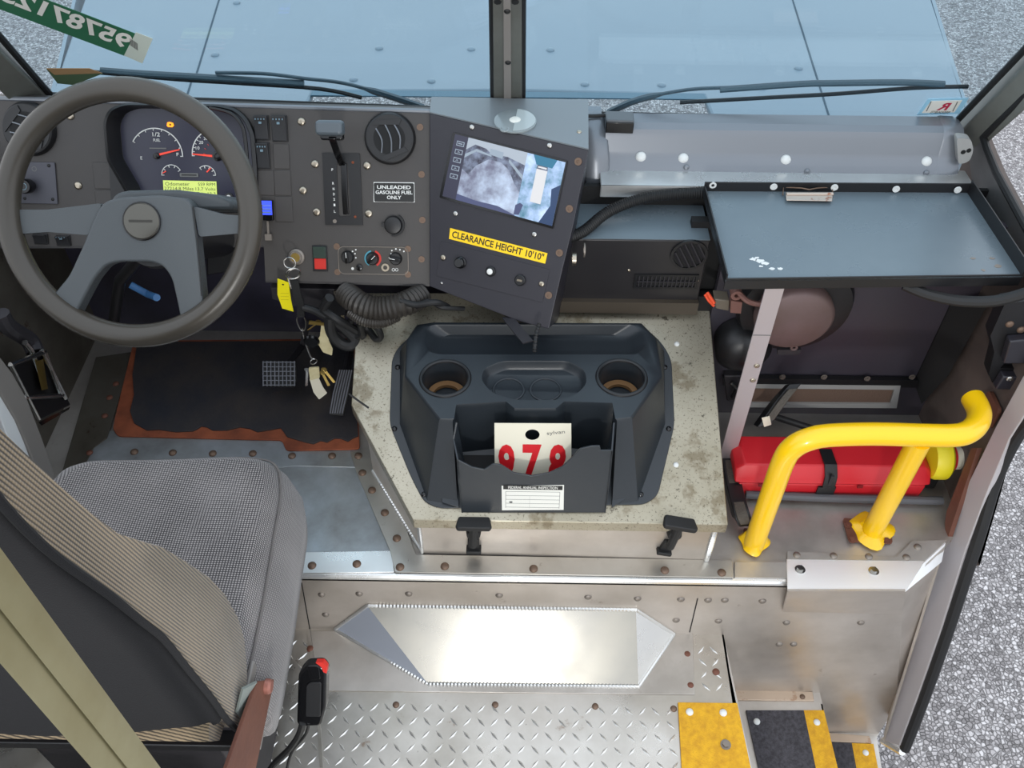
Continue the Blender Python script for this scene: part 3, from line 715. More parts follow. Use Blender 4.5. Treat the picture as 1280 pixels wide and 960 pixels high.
# climate control
cl = thing('heater_control_panel', 'oblong heater control plate with three round knobs at the dashboard bottom', 'heater controls')
a = D.uv(424, 342); b = D.uv(510, 309)
g = G(); g.holed(D, rrect(a[0], a[1], b[0], b[1], .012), [], .002, 0); g.obj('plate', mat('clim_plate', (62, 58, 54), .45), cl)
g = G(); r_ = rrect(a[0], a[1], b[0], b[1], .012); g.tube([D.pt(x, y, .002) for x, y in r_+r_[:1]], .0009, 6); g.obj('outline', 'dull_rivet', cl)
for i, (p, an) in enumerate((((435, 321), 5), ((466, 323), -45), ((495, 323), 80))):
    u, v = D.uv(*p); r = .0125; F = D.at(u, v, rad(an))
    g = G(); g.lathe(F, 0, 0, [(r*1.1, .002), (r*1.1, .005), (r, .007), (r*.9, .011)], 24); kb = g.obj('knob', 'black_plastic', cl)
    g = G(); g.box(F, -.0035, .0035, -r*.95, r*.95, .011, .021); g.obj('grip', 'black_gloss', kb, bevel=.0012)
    g = G(); g.box(F, -.0006, .0006, 0, r*.9, .021, .0216); g.obj('pointer', 'white_ink', kb)
u, v = D.uv(466, 323)
g = G(); g.ring(D, u, v, .0145, .0175, .002, .003, 20, rad(100), rad(240)); g.obj('cold_arc', 'teal_edge', cl)
g = G(); g.ring(D, u, v, .0145, .0185, .002, .003, 20, rad(-60), rad(70)); g.obj('hot_arc', 'red_button', cl)
for p in ((441, 314), (445, 312), (444, 317), (445, 322), (489, 317), (490, 313), (495, 311), (500, 312), (505, 314), (487, 322)):
    u, v = D.uv(*p); g = G(); g.cyl(D, u, v, .0017, .002, .0026, 8); g.obj('mark', 'white_ink', cl)
u, v = D.uv(450, 334); g = G(); g.lathe(D, u, v, [(.007, .002), (.007, .008), (.005, .009)], 16); g.obj('button', 'black_gloss', cl)
u, v = D.uv(482, 334); g = G(); g.ring(D, u, v, .0045, .0085, .002, .006, 20); g.obj('port', 'screw_steel', cl)
u, v = D.uv(441, 335.5); g = G(); g.cyl(D, u, v, .003, .002, .003, 10); g.obj('lamp', 'white_ink', cl)
for x in (492, 496): u, v = D.uv(x, 337); g = G(); g.torus(D.off(.0025), u, v, .003, .0006, 16, 6); g.obj('mark', 'white_ink', cl)

# gear selector
gs = thing('gear_selector', 'T-handled gear lever in a grooved plate on the dashboard', 'gear lever')
a = D.px([(403, 191), (450, 192), (454, 281), (407, 281)])
g = G(); sl = D.px([(421, 204), (435, 202), (439, 270), (424, 271)])
g.holed(D, a, [(rpoly(sl, .006), .012)], .004, 0); g.obj('plate', 'black_plastic', gs)
g = G(); g.loft([[D.pt(u+x, v, n) for x, n in ((-.0065, -.004), (.0065, -.004), (.0065, .004), (-.0065, .004))] for u, v, n in [(*D.uv(430, 204), 0), (*D.uv(431, 238), 0), (*D.uv(433, 268), 0)]]); g.obj('slot_cover', 'black_gloss', gs, bevel=.002)
for i, ch in enumerate('PRNDSTL'[0:1]+'RNDD21L'[0:7]):
    pass
for (px, py), ch in zip(((416, 212), (417, 229), (417.5, 236), (418, 242.5), (418.3, 249), (418.6, 256), (419, 264)), 'PRND21L'):
    u, v = D.uv(px, py); text('lettering', gs, D, ch, u-.0018, v-.0026, u+.0018, v+.0026, 'white_ink', n=.0046, bold=.02)
screws('screw', 'dome', gs, D, [(441, 203), (444, 271)], .003, 'rust', n=.004); screws('screw', 'washer', gs, D, [(418.5, 276.5)], .004, 'dull_rivet', n=.004)
# lever comes out of the slot toward the driver
base = D.pt(*D.uv(428, 206), .0); top = D.pt(*D.uv(415, 172, .085), .085)
g = G(); g.strip([base, base.lerp(top, .5)+D.N*.006, top], .014, .006, D.U); g.obj('lever', 'black_gloss', gs, bevel=.0015)
ha = D.off(.085); u, v = ha.uv(413, 160)
def hs(n0, n1, w0, w1, h, nm, m, dv=0, bev=.006):
    g = G(); g.loft([[ha.pt(x, y+dv, n0) for x, y in rrect(u-w0, v-h, u+w0, v+h, h*.55)], [ha.pt(x, y+dv, n1) for x, y in rrect(u-w1, v-h*.9, u+w1, v+h*.9, h*.5)]]); return g.obj(nm, m, gs, bevel=bev, seg=3)
hs(-.006, .02, .029, .026, .0155, 'handle', mat('handle_grey', (84, 92, 98), .3, .1)); hs(-.02, -.006, .024, .022, .010, 'release_trigger', 'black_gloss', -.014, .003)

# instrument cluster
ic = thing('instrument_cluster', 'deep-set instrument cluster with white-rimmed gauges and a lit yellow-green display', 'instrument cluster')
g = G(); hp = [D.pt(*p, .004) for p in hole]; hp0 = D.px(bez)
cu = sum(p[0] for p in hole)/len(hole); cv = sum(p[1] for p in hole)/len(hole)
def scl(k, n): return [D.pt(cu+(u-cu)*k, cv+(v-cv)*k, n) for u, v in hole]
g.loft([scl(1.05, .001), scl(1.045, .012), scl(1.0, .016), scl(.985, .012), scl(.93, -.028), scl(.92, -.03)], False, False); g.obj('bezel', 'black_plastic', ic, ang=25)
g = G(); g.loft([scl(.98, -.029), scl(.98, -.033)]); g.obj('gauge_panel', 'gauge_face', ic)
GF = D.off(-.028)
def gp(px, py): return GF.uv(px, py)
def arc(c, r, a0, a1, nm, w=.0022, m='white_ink', par=ic, ticks=0):
    u, v = gp(*c); k = (GF.pt(*gp(c[0]+1, c[1]))-GF.pt(u, v)).length; R = r*k
    g = G(); g.ring(GF, u, v, R-w, R, 0, .001, 36, rad(a0), rad(a1))
    for i in range(ticks):
        a = rad(a0+(a1-a0)*i/(ticks-1)); cc, ss = math.cos(a), math.sin(a)
        f = GF.at(u, v, a); g.box(f, R-.006, R, -.0007, .0007, 0, .001)
    return g.obj(nm, m, par)
# fuel gauge: c=(196,193) r 32 ; speedometer c=(272,194) r 32
fg = arc((196, 194), 33, -2, 150, 'fuel_gauge', ticks=9); sp_ = arc((272, 194), 32, 85, 182, 'speedometer', ticks=11)
g = G(); u, v = gp(272, 194); k = .00165
for i in range(9):
    a = rad(175-22*i); f = GF.at(u+.028*math.cos(a), v+.028*math.sin(a), a); g.box(f, -.002, .002, -.0007, .0007, 0, .001)
g.obj('inner_scale', 'gauge_red', sp_)
sg = arc((215, 219), 13, 30, 180, 'small_gauge', w=.0015, ticks=5); s2 = arc((258, 219), 12, 0, 130, 'small_gauge', w=.0015, ticks=5)
def needle(a, b, par, w=.0022):
    u0, v0 = gp(*a); u1, v1 = gp(*b); an = math.atan2(v1-v0, u1-u0); L_ = math.hypot(u1-u0, v1-v0); f = GF.at(u0, v0, an)
    g = G(); g.prism(f, [(0, -w), (L_, -w*.5), (L_, w*.5), (0, w)], .002, .0035); g.obj('needle', 'needle', par)
needle((200, 193), (225, 187), fg); needle((266, 195), (241, 192.5), sp_); needle((208, 214), (203.5, 216.5), sg, .001); needle((259, 215), (264, 210), s2, .0013)
for c, r, p in (((196, 195), .007, fg), ((272, 195), .011, sp_)):
    u, v = gp(*c); g = G(); g.lathe(GF, u, v, [(r, 0), (r*.9, .005), (r*.6, .006)], 20); g.obj('hub', 'black_gloss', p)
def gt(s, x0, y0, x1, y1, par, m='white_ink', mm='lettering', bold=.01): a = gp(x0, y1); b = gp(x1, y0); text(mm, par, GF, s, a[0], a[1], b[0], b[1], m, n=.0012, bold=bold)
gt('1/2', 191, 165.5, 200, 170.5, fg); gt('FUEL', 192, 173.5, 200.5, 177, fg); gt('F', 221, 191, 223.5, 195, fg); gt('E', 176, 195.5, 178, 199.5, fg)
gt('10', 245, 183, 249.5, 187, sp_); gt('20', 249, 176, 254, 180, sp_); gt('30', 255, 171, 260, 175, sp_); gt('40', 262, 167.5, 267.5, 171.5, sp_); gt('MPH', 264.5, 174.5, 273.5, 178, sp_)
g = G(); a = gp(187, 186); b = gp(208, 184.8); g.box(GF, a[0], b[0], a[1], b[1], 0, .0006); g.obj('brand_line', 'ink_grey', ic)
g = G(); a = gp(225, 221); b = gp(248, 216.5); g.prism(GF, rrect(*a, *b, .002), 0, .001); o = g.obj('badge', 'ink_grey', ic)
g = G(); g.box(GF, a[0]+.004, b[0]-.004, (a[1]+b[1])/2-.0012, (a[1]+b[1])/2+.0012, .001, .0014); g.obj('badge_bar', 'ink_black', o)
u, v = gp(213, 155.5); g = G(); g.prism(GF, [(u-.0075, v-.003), (u-.006, v+.004), (u-.001, v+.005), (u+.006, v+.003), (u+.0075, v-.002), (u+.004, v-.0055), (u-.004, v-.0055)], 0, .001); o = g.obj('warning_lamp', 'amber_glow', ic)
g = G(); g.cyl(GF, u, v-.0005, .0022, .001, .0014, 10); g.obj('lamp_centre', 'rust', o)
g = G(); a = gp(204, 245.5); b = gp(271, 226); dp = D.px([(204, 225.5), (271, 227), (272, 246), (205, 244)]);
dp = [gp(*q) for q in ((204, 225.3), (270.5, 226.8), (271.5, 246), (205, 244))]
g.prism(GF, dp, 0, .0015); ds = g.obj('display', 'lcd', ic)
def gt2(s, x0, y0, x1, y1): a = gp(x0, y1); b = gp(x1, y0); text('lettering', ds, GF, s, a[0], a[1], b[0], b[1], mt_lcd, n=.0019)
mt_lcd = mat('lcd_ink', (86, 96, 48), .5)
gt2('Odometer', 207, 227.8, 237, 231.8); gt2('559 RPM', 248, 228.6, 269, 232.2); gt2('27214.8 Miles', 206, 233.8, 242, 237.6); gt2('13.7 Volts', 245, 234.4, 269.5, 238); gt2('Trip 12.3', 246, 240.2, 269.5, 243.8)
for x, y in ((300, 234), (287, 246)):
    u, v = gp(x, y); g = G(); g.lathe(GF, u, v, [(.0085, 0), (.0085, .006), (.007, .007)], 18); o = g.obj('push_button', 'black_gloss', ic); g = G(); g.cyl(GF, u, v, .0045, .007, .008, 14); g.obj('cap', 'white_ink', o)
# clear lens ring on the right rim of the cluster
g = G(); u, v = D.uv(272, 190); 
g.tube([D.pt(*D.uv(x, y, .012), .012) for x, y in ((262, 134), (288, 141), (302, 156), (307, 178), (309, 205))], .004, 8, smooth=4); g.obj('rim_bead', 'black_gloss', ic)

# ------------------------------------------------------------------ steering wheel and column
sw = thing('steering_wheel', 'large worn grey-black steering wheel with four broad spokes', 'steering wheel')
g = G(); g.torus(W, 0, 0, .2085, .0205, 96, 18); g.obj('rim', 'rim_plastic', sw)
wp = lambda pts, n=0: W.px(pts, n)
pad = wp([(117, 277), (124, 262), (133, 252), (150, 247), (200, 244), (234, 248), (242, 257), (247, 296), (252, 345), (256, 388), (240, 408), (228, 402), (222, 373), (216, 347), (205, 332), (190, 327), (150, 327), (134, 331), (119, 349), (100, 385), (92, 402), (72, 388), (60, 378), (88, 345), (106, 306)])
pad2 = rpoly(pad, .012)
cx = sum(p[0] for p in pad)/len(pad); cy = sum(p[1] for p in pad)/len(pad)
g = G(); g.prism(W, pad2, -.028, .006); g.obj('horn_pad', 'wheel_plastic', sw, bevel=.009, seg=4)
g = G(); g.prism(W, rpoly(wp([(4, 262), (60, 262), (127, 254), (120, 290), (109, 294), (60, 290), (6, 294)]), .006), -.02, .001); g.obj('spoke', 'wheel_plastic', sw, bevel=.007, seg=4)
g = G(); g.prism(W, rpoly(wp([(242, 258), (280, 268), (314, 270), (314, 292), (296, 292), (249, 296)]), .006), -.02, .001); g.obj('spoke', 'wheel_plastic', sw, bevel=.007, seg=4)
u, v = W.uv(177.5, 276.5, .006)
g = G(); g.lathe(W, u, v, [(.0315, .005), (.0315, .009), (.029, .0115), (.02, .0125)], 36); em = g.obj('emblem', 'emblem', sw)
g = G(); g.torus(W.off(.008), u, v, .0312, .0018, 40, 8); g.obj('emblem_ring', 'black_gloss', em)
g = G(); g.box(W, u-.02, u+.02, v-.0022, v+.0022, .0125, .0131); g.obj('emblem_bar', mat('emblem_bar', (62, 60, 56), .3, .7), em)
g = G(); a = [W.pt(*W.uv(*q, .007), .0065) for q in ((241, 258), (246, 296), (250, 340), (252, 370))]; g.tube(a, .0012, 6); g.obj('seam', 'ink_black', sw)
sc_ = db
C0 = W
g = G(); g.prism(W.off(-.03), W.off(-.03).px([(138, 249), (146, 241), (160, 238), (220, 237), (270, 243), (290, 251), (292, 262), (250, 262), (140, 262)]), 0, -.16); g.obj('column_shroud', 'wheel_plastic', sc_, bevel=.006)
g = G(); cu_, cv_ = W.uv(180, 290); g.lathe(W, cu_, cv_-.01, [(.05, -.028), (.055, -.05), (.045, -.16), (.04, -.40)], 28); g.obj('column_tube', 'black_plastic', sc_)
g = G(); g.tube([P(176, 320, y=1.40), P(150, 350, y=1.48), P(146, 375, y=1.5), P(140, 420, y=1.55)], .012, 12); g.obj('lower_shaft', 'black_plastic', sc_)
g = G(); g.tube([P(163, 356, y=1.55), P(185, 368, y=1.55), P(196, 372, y=1.5)], .008, 10); g.obj('wiring', mat('blue_wire', (60, 110, 160), .5), sc_)
g = G(); g.prism(VY(1.60), VY(1.60).px([(258, 306), (296, 300), (290, 340), (258, 345)]), 0, -.08); g.obj('bracket', 'black_plastic', sc_, bevel=.004)

# ------------------------------------------------------------------ monitor console
mc = thing('monitor_console', 'black angled console housing with a lit camera screen and a yellow notice', 'monitor console')
face = [(537, 142), (735.5, 188), (717, 280), (703, 337), (686, 411), (650, 402), (537, 358)]
fp = [MF.pt(*MF.uv(*q)) for q in face]
bk_ = [V3((fp[0].x, 1.745, fp[0].z)), V3((P(733.5, 150, y=1.745).x, 1.745, fp[1].z)), P(729, 245, y=1.72), P(724, 320, y=1.66), P(697, 400, y=1.50), P(660, 398, y=1.50), V3((fp[6].x, 1.72, .62))]
g = G(); g.loft([fp, bk_]); g.obj('housing', 'dash_box', mc, smooth=False, bevel=.0015)
tpz = [MF.pt(*MF.uv(537, 141.5), .0), MF.pt(*MF.uv(735.5, 187.5), .0)]
g = G(); g.extr([tpz[0], tpz[1], V3((bk_[1].x, 1.745, tpz[1].z)), V3((tpz[0].x, 1.745, tpz[0].z))], (0, 0, .003)); g.obj('top_plate', mat('console_sky_sheen', (118, 124, 128), .35), mc)  # same black housing; the sky's reflection is put into this paler colour
# screen
sq = [(567, 165), (710, 201), (692, 286), (550, 247)]
g = G(); g.prism(MF, rpoly(MF.px(sq), .003), 0, .0035); sb_ = g.obj('screen_bezel', 'black_gloss', mc)
sq = [(569, 167.5), (707, 203), (690, 282.5), (553, 245)]
SQ = MF.px(sq, .004)
def sp2(s, t):
    a, b, c, d = [V3((*q, 0)) for q in SQ]; top = a.lerp(b, s); bot = d.lerp(c, s); q = top.lerp(bot, t); return (q.x, q.y)
def emat(n, c, e=.75, var=None):
    e *= .62; m = mat(n, tuple(k*.5 for k in c), .3, 0, var=var, emit=(c, e))
    if var:   # let the noise drive the glow too
        nt = m.node_tree; b = nt.nodes['Principled BSDF']; b.inputs['Emission Strength'].default_value = e*2.1; nt.links.new(b.inputs['Base Color'].links[0].from_socket, b.inputs['Emission Color'])
    b = m.node_tree.nodes['Principled BSDF']; 
    return m
def sreg(name, st, m, n, par):
    g = G(); g.prism(MF, [sp2(*q) for q in st], n, n+.0003); return g.obj(name, m, par, smooth=False)
scr = sreg('screen', [(0, 0), (1, 0), (1, 1), (0, 1)], emat('scr_dark', (70, 70, 96), .5), .0037, mc)
x0 = .125; xm = .665
sreg('sky_image', [(x0, 0), (xm, 0), (xm, .22), (x0, .25)], emat('scr_sky', (214, 226, 240), .7), .0041, scr)
sreg('road_image', [(x0, .2), (xm, .2), (xm, 1), (x0, 1)], emat('scr_road', (170, 172, 205), .7, var=((168, 182, 200), 22, .8)), .0042, scr)
sreg('hedge_image', [(x0, .19), (.2, .08), (.3, .1), (.36, .16), (.5, .14), (xm, .2), (xm, .62), (.60, .5), (.54, .34), (.46, .25), (.34, .25), (.24, .4), (.19, .56), (x0, .5)], emat('scr_hedge', (74, 68, 96), .5, var=((120, 130, 150), 60, .8)), .0046, scr)
sreg('road_edge_image', [(x0, .9), (.3, .93), (.5, .92), (xm, .99), (xm, 1), (x0, 1)], emat('scr_line', (96, 104, 150), .6), .0046, scr)
sreg('kerb_image', [(x0, .26), (.22, .14), (.36, .18), (.36, .2), (.22, .18), (x0, .32)], emat('scr_pale', (190, 208, 226), .7), .0049, scr)
sreg('kerb_image', [(.52, .17), (xm, .36), (xm, .42), (.52, .21)], 'scr_pale', .0049, scr)
sreg('building_image', [(.34, .08), (.46, .09), (.46, .19), (.34, .17)], 'scr_pale', .005, scr)
sreg('plan_image', [(xm, 0), (1, 0), (1, 1), (xm, 1)], emat('scr_teal', (110, 190, 220), .7, var=((176, 190, 224), 22, .9)), .0042, scr)
sreg('plan_top_image', [(.72, 0), (.93, 0), (.9, .14), (.76, .14)], emat('scr_teal2', (60, 150, 190), .6), .0046, scr)
sreg('plan_shadow_image', [(.93, .45), (1, .35), (1, 1), (.88, 1), (.95, .7)], emat('scr_navy', (60, 90, 140), .5), .0046, scr)
sreg('truck_image', [(.77, .2), (.865, .2), (.865, .72), (.77, .72)], emat('scr_white', (250, 250, 252), .95), .005, scr)
sreg('truck_cab_image', [(.775, .14), (.86, .14), (.868, .2), (.768, .2)], 'scr_hedge', .0051, scr)
sreg('truck_cab_image', [(.78, .155), (.855, .155), (.855, .18), (.78, .18)], 'scr_white', .0053, scr)
sreg('parked_car_image', [(.655, .83), (.69, .78), (.72, .80), (.70, .97), (.655, .98)], 'scr_line', .0053, scr)
for i in range(5):
    t0 = .09+.13*i
    o = sreg('icon', [(.03, t0), (.1, t0), (.1, t0+.075), (.03, t0+.075)], 'scr_pale', .0041, scr)
    sreg('icon_field', [(.036, t0+.012), (.094, t0+.012), (.094, t0+.063), (.036, t0+.063)], 'scr_dark', .0045, scr)
    sreg('icon_mark', [(.05, t0+.05), (.065, t0+.025), (.08, t0+.05), (.065, t0+.04)] if i else [(.045, t0+.03), (.085, t0+.03), (.085, t0+.045), (.045, t0+.045)], 'scr_pale', .0049, scr)
# yellow notice
yl = [(563, 285), (684.5, 316.5), (681.5, 329.5), (561.5, 298.5)]
a = MF.px(yl); g = G(); g.prism(MF, a, 0, .0012); yn = g.obj('clearance_notice', 'yellow_label', mc)
an = math.atan2(a[1][1]-a[0][1], a[1][0]-a[0][0]); YF = MF.at(*a[3], math.atan2(a[2][1]-a[3][1], a[2][0]-a[3][0]))
wd_ = math.hypot(a[2][0]-a[3][0], a[2][1]-a[3][1]); hg = math.hypot(a[0][0]-a[3][0], a[0][1]-a[3][1])
text('lettering', yn, YF, "CLEARANCE HEIGHT 10'10\"", wd_*.025, hg*.2, wd_*.975, hg*.84, 'ink_black', n=.0016, bold=.018)
# switch plate
sp4 = [(551, 301), (687.5, 337), (678, 378), (546, 345)]
g = G(); g.prism(MF, MF.px(sp4), 0, .0015); spl = g.obj('switch_plate', 'dash_box', mc, bevel=.0004)
screws('screw', 'screw', spl, MF, [(554, 322), (677, 355)], .006, 'screw_steel', n=.0015)
u, v = MF.uv(576.5, 328); g = G(); g.lathe(MF, u, v, [(.0125, .0015), (.0125, .006), (.0105, .008), (.0105, .015), (.0085, .017)], 20); g.obj('rotary_knob', 'black_gloss', spl)
u, v = MF.uv(614, 339); g = G(); g.lathe(MF, u, v, [(.0105, .0015), (.0105, .006), (.0085, .008)], 20); o = g.obj('push_button', 'black_plastic', spl); g = G(); g.lathe(MF, u, v, [(.0062, .008), (.0062, .010), (.004, .011)], 16); g.obj('button_cap', 'white_ink', o)
u, v = MF.uv(651, 350); g = G(); g.lathe(MF, u, v, [(.0115, .0015), (.0115, .007), (.0095, .009)], 22); o = g.obj('usb_socket', 'black_plastic', spl); F = MF.at(u, v, rad(2)); g = G(); g.box(F, -.0055, .0055, -.002, .002, .009, .0098); g.obj('usb_port', 'screw_steel', o)
screws('screw', 'screw', mc, MF, [(590, 159), (687, 182), (569.5, 267), (668, 293)], .0055, 'steel', n=0)
screws('screw', 'washer', mc, MF, [(723, 202), (712, 261), (699.5, 316), (686, 369)], .0075, 'rusty_rivet', n=0)
screws('screw', 'dome', mc, MF, [(552, 354), (565, 250)], .003, 'steel', n=0)
u, v = 0, 0
# side of the housing: key lock
SF = Frame(MF.pt(*MF.uv(712, 325), -.02), (0, 1, 0), (0, 0, 1))
g = G(); g.ring(SF, 0, 0, .008, .013, 0, .008, 20); o = g.obj('side_lock', 'screw_steel', mc)
g = G(); SF2 = Frame(MF.pt(*MF.uv(722, 315), -.05), (0, 1, 0), (0, 0, 1)); g.ring(SF2, 0, 0, .007, .015, 0, .003, 20); g.obj('side_grommet', 'dull_rivet', mc)
screws('screw', 'dome', mc, H(tpz[1].z+.003), [(724, 165)], .005, 'screw_steel')

# suction disc on the console top
dk = thing('permit_disc_holder', 'round clear grey disc with a small tab lying on the console top', 'disc holder')
zt_ = tpz[1].z+.003; h = H(zt_); u, v = h.uv(644, 153, 0)
g = G(); g.lathe(h, u, v, [(.043, .001), (.043, .004), (.040, .006)], 36); g.obj('disc', mat('disc_grey', (140, 148, 150), .2, .1), dk)
g = G(); g.prism(h, circ(u, v, .041, 30)[22:]+circ(u, v, .041, 30)[:8], .006, .0066); g.obj('half_label', mat('disc_pale', (176, 184, 184), .2), dk)
g = G(); g.lathe(h, u, v, [(.012, .006), (.009, .0085), (.004, .0095)], 20); g.obj('centre_boss', 'white_label', dk)
g = G(); g.torus(h.off(.004), *h.uv(631, 163.5), .008, .0025, 24, 8); g.obj('pull_tab', 'disc_grey', dk)
# ------------------------------------------------------------------ engine cover
ec = thing('engine_cover', 'speckled aluminium engine cover with chamfered left corner, carrying the black cup tray', 'engine cover')
ZV = V3((0, 0, 1))
TP = [K.pt(*K.uv(*q)) for q in ((444, 430), (439, 506), (516, 650), (910, 656), (886, 372), (700, 366), (560, 366), (450, 366))]
g = G(); g.loft([TP, [p-ZV*.026 for p in TP]], True, False); g.loft([[p-K.N*.004 for p in TP], [p-K.N*.0041-ZV*.026 for p in TP]], False, False); g.obj('top', 'alu_cover', ec, bevel=.002)
cxy = sum(TP, V3())/len(TP)
SK = [p+(cxy-p).normalized()*.022 for p in TP]
g = G(); g.loft([[p-ZV*.01 for p in SK], [V3((p.x, p.y, ZP+.006)) for p in SK]], False, False); g.obj('skirt', 'alu_riser', ec, smooth=False)
a, b = P(888, 668, y=SK[3].y-.001), V3((SK[3].x-.001, SK[3].y-.001, ZP+.01)); bead(ec, [V3((b.x, b.y, SK[3].z-.03)), b], .006)
bead(ec, [V3((SK[1].x, SK[1].y, ZP+.01)), V3((SK[2].x, SK[2].y, ZP+.01))], .005); bead(ec, [V3((SK[2].x-.001, SK[2].y-.001, SK[2].z-.03)), V3((SK[2].x-.001, SK[2].y-.001, ZP+.01))], .004)
screws('screw', 'dome', ec, K, [(845, 581), (846, 430), (760, 377)], .006, 'bolt_white'); 
for (px, py), lb in (((592, 672), 'upright'), ((836, 674), 'tilted')):
    F = VY(SK[2].y-.002); u, v = F.uv(px, py); uh, vh = F.uv(px, 659, .034); uh -= u; vh -= v; sg_ = 0 if lb == 'upright' else rad(-14); f = F.at(u, v, sg_)
    g = G(); g.box(f, -.012, .012, -.036, .006, 0, .012); g.box(f, -.016, .016, -.036, -.026, 0, .02); lt_ = g.obj('latch', 'rubber', ec, bevel=.002)
    g = G(); g.lathe(f, uh*.5, vh*.5, [(.014, .004), (.016, .014), (.014, .026)], 20); g.obj('latch_boss', 'rubber', lt_, bevel=.001)
    g = G(); g.loft([[f.pt(x, y, n) for x, y in rrect(uh-w, vh-.007, uh+w, vh+.006, .005)] for n, w in ((.012, .032), (.034, .037), (.040, .034))]); g.obj('latch_handle', 'rubber', lt_, bevel=.002)
    g = G(); g.tube([f.pt(0, .002, .02), f.pt(uh, vh, .03)], .009, 10); g.obj('latch_neck', 'rubber', lt_)

# ------------------------------------------------------------------ cup holder tray
ct = thing('cup_holder_tray', 'black moulded cup holder tray with front paper pocket on the engine cover', 'cup holder tray')
ZT = .60; HT = H(ZT)
fo = [(497, 436), (490, 450), (487, 531), (513, 595), (530, 628), (549, 636), (806, 631), (822, 620), (843, 531), (839, 449), (826, 428), (800, 405), (530, 405)]
g = G(); g.prism(K, rpoly(K.px(fo), .02), .0005, .004); g.obj('flange', 'tray_black', ct, bevel=.0012)
top = [(521, 405), (508, 424), (506, 469), (549, 524), (566, 524), (569, 506), (632, 502), (643, 511), (695, 511), (706, 502), (767, 504), (771, 524), (790, 522), (828, 469), (821, 422), (802, 403), (540, 402)]
base = [(510, 425), (500, 440), (500, 531), (534, 626), (572, 632), (577, 566), (634, 560), (645, 566), (693, 566), (704, 560), (761, 566), (765, 632), (797, 627), (831, 531), (830, 440), (815, 422), (525, 420)]
tu = HT.px(top); bu = [K.pt(*K.uv(*q), .004) for q in base]
cu0 = sum(p[0] for p in tu)/len(tu); cv0 = sum(p[1] for p in tu)/len(tu)
troughp = [(528, 426), (531, 411), (541, 405.8), (792, 405.8), (806, 413), (810, 432), (797, 443), (549, 443), (534, 439)]
dishp = [(601, 475), (605, 460), (627, 451), (710, 451), (731, 462), (734, 479), (721, 493), (699, 500), (646, 500), (616, 492)]
tr_ = rpoly(HT.px(troughp), .012); di_ = rpoly(HT.px(dishp), .015)
c1 = HT.uv(556.5, 473); c2 = HT.uv(777, 472); rc = .0455
g = G(); inner = [(cu0+(u-cu0)*.985, cv0+(v-cv0)*.985) for u, v in tu]
g.holed(HT, inner, [(tr_, [(.004, .97), (.016, .9), (.024, .84)]), (di_, [(.004, .97), (.016, .93), (.02, .88)]), (circ(*c1, rc, 32), [(.06, .93), (.061, .7)]), (circ(*c2, rc, 32), [(.06, .93), (.061, .7)])], 0)
g.loft([[HT.pt(u, v, 0) for u, v in inner], [HT.pt(u, v, -.003) for u, v in tu], [HT.pt(u, v, -.008) for u, v in [(cu0+(a-cu0)*1.006, cv0+(b-cv0)*1.006) for a, b in tu]], bu], False, False)
g.obj('body', 'tray_black', ct, ang=40)
for c in (c1, c2):
    g = G(); g.torus(HT, *c, rc+.004, .0045, 40, 10); g.obj('cup_rim', 'black_plastic', ct)
    g = G(); g.ring(HT, *c, rc*.62, rc*.9, -.058, -.05, 32); g.obj('cup_seat', 'cup_brown', ct)
for p in ((636, 487), (682, 487)):
    u, v = HT.uv(*p, -.019); g = G(); g.torus(HT.off(-.0195), u, v, .031, .0025, 32, 8); g.obj('coin_ring', 'tray_black', ct)
PO = K.pt(*K.uv(665, 641), 0); PPF = Frame((0, PO.y-.002, PO.z), (1, 0, 0), (0, .196, .98))
pf = [(571, 574), (590, 584), (605, 587), (616, 580), (626, 581), (642, 591), (665, 595), (687, 591), (702, 584), (716, 571), (725, 561), (740, 557.5), (750, 557.5), (751, 563), (766, 563), (763, 600), (757, 641), (577, 641), (572, 600)]
pu = PPF.px(pf); g = G(); g.prism(PPF, pu, 0, -.004); g.obj('pocket_front', 'tray_black', ct, bevel=.0012)
g = G(); a, b = PPF.pt(*pu[0]), PPF.pt(*pu[17]); yb2 = P(569, 524, z=ZT).y
g.extr([a, b, V3((b.x+.002, yb2, K.pt(0, (yb2-1.075)/.935).z)), V3((a.x-.004, yb2, ZT-.01)), P(566, 549, z=a.z+.006)], (.003, 0, 0)); g.obj('pocket_side', 'tray_black', ct)
g = G(); a, b = PPF.pt(*pu[14]), PPF.pt(*pu[16])
g.extr([a, b, V3((b.x-.002, yb2, K.pt(0, (yb2-1.075)/.935).z)), V3((a.x+.006, yb2, ZT-.004))], (-.003, 0, 0)); g.obj('pocket_side', 'tray_black', ct)
screws('screw', 'dome', ct, K, [(497, 459), (493, 536), (530, 618), (801, 618), (836, 536), (831, 459)], .006, 'black_gloss', n=.004)
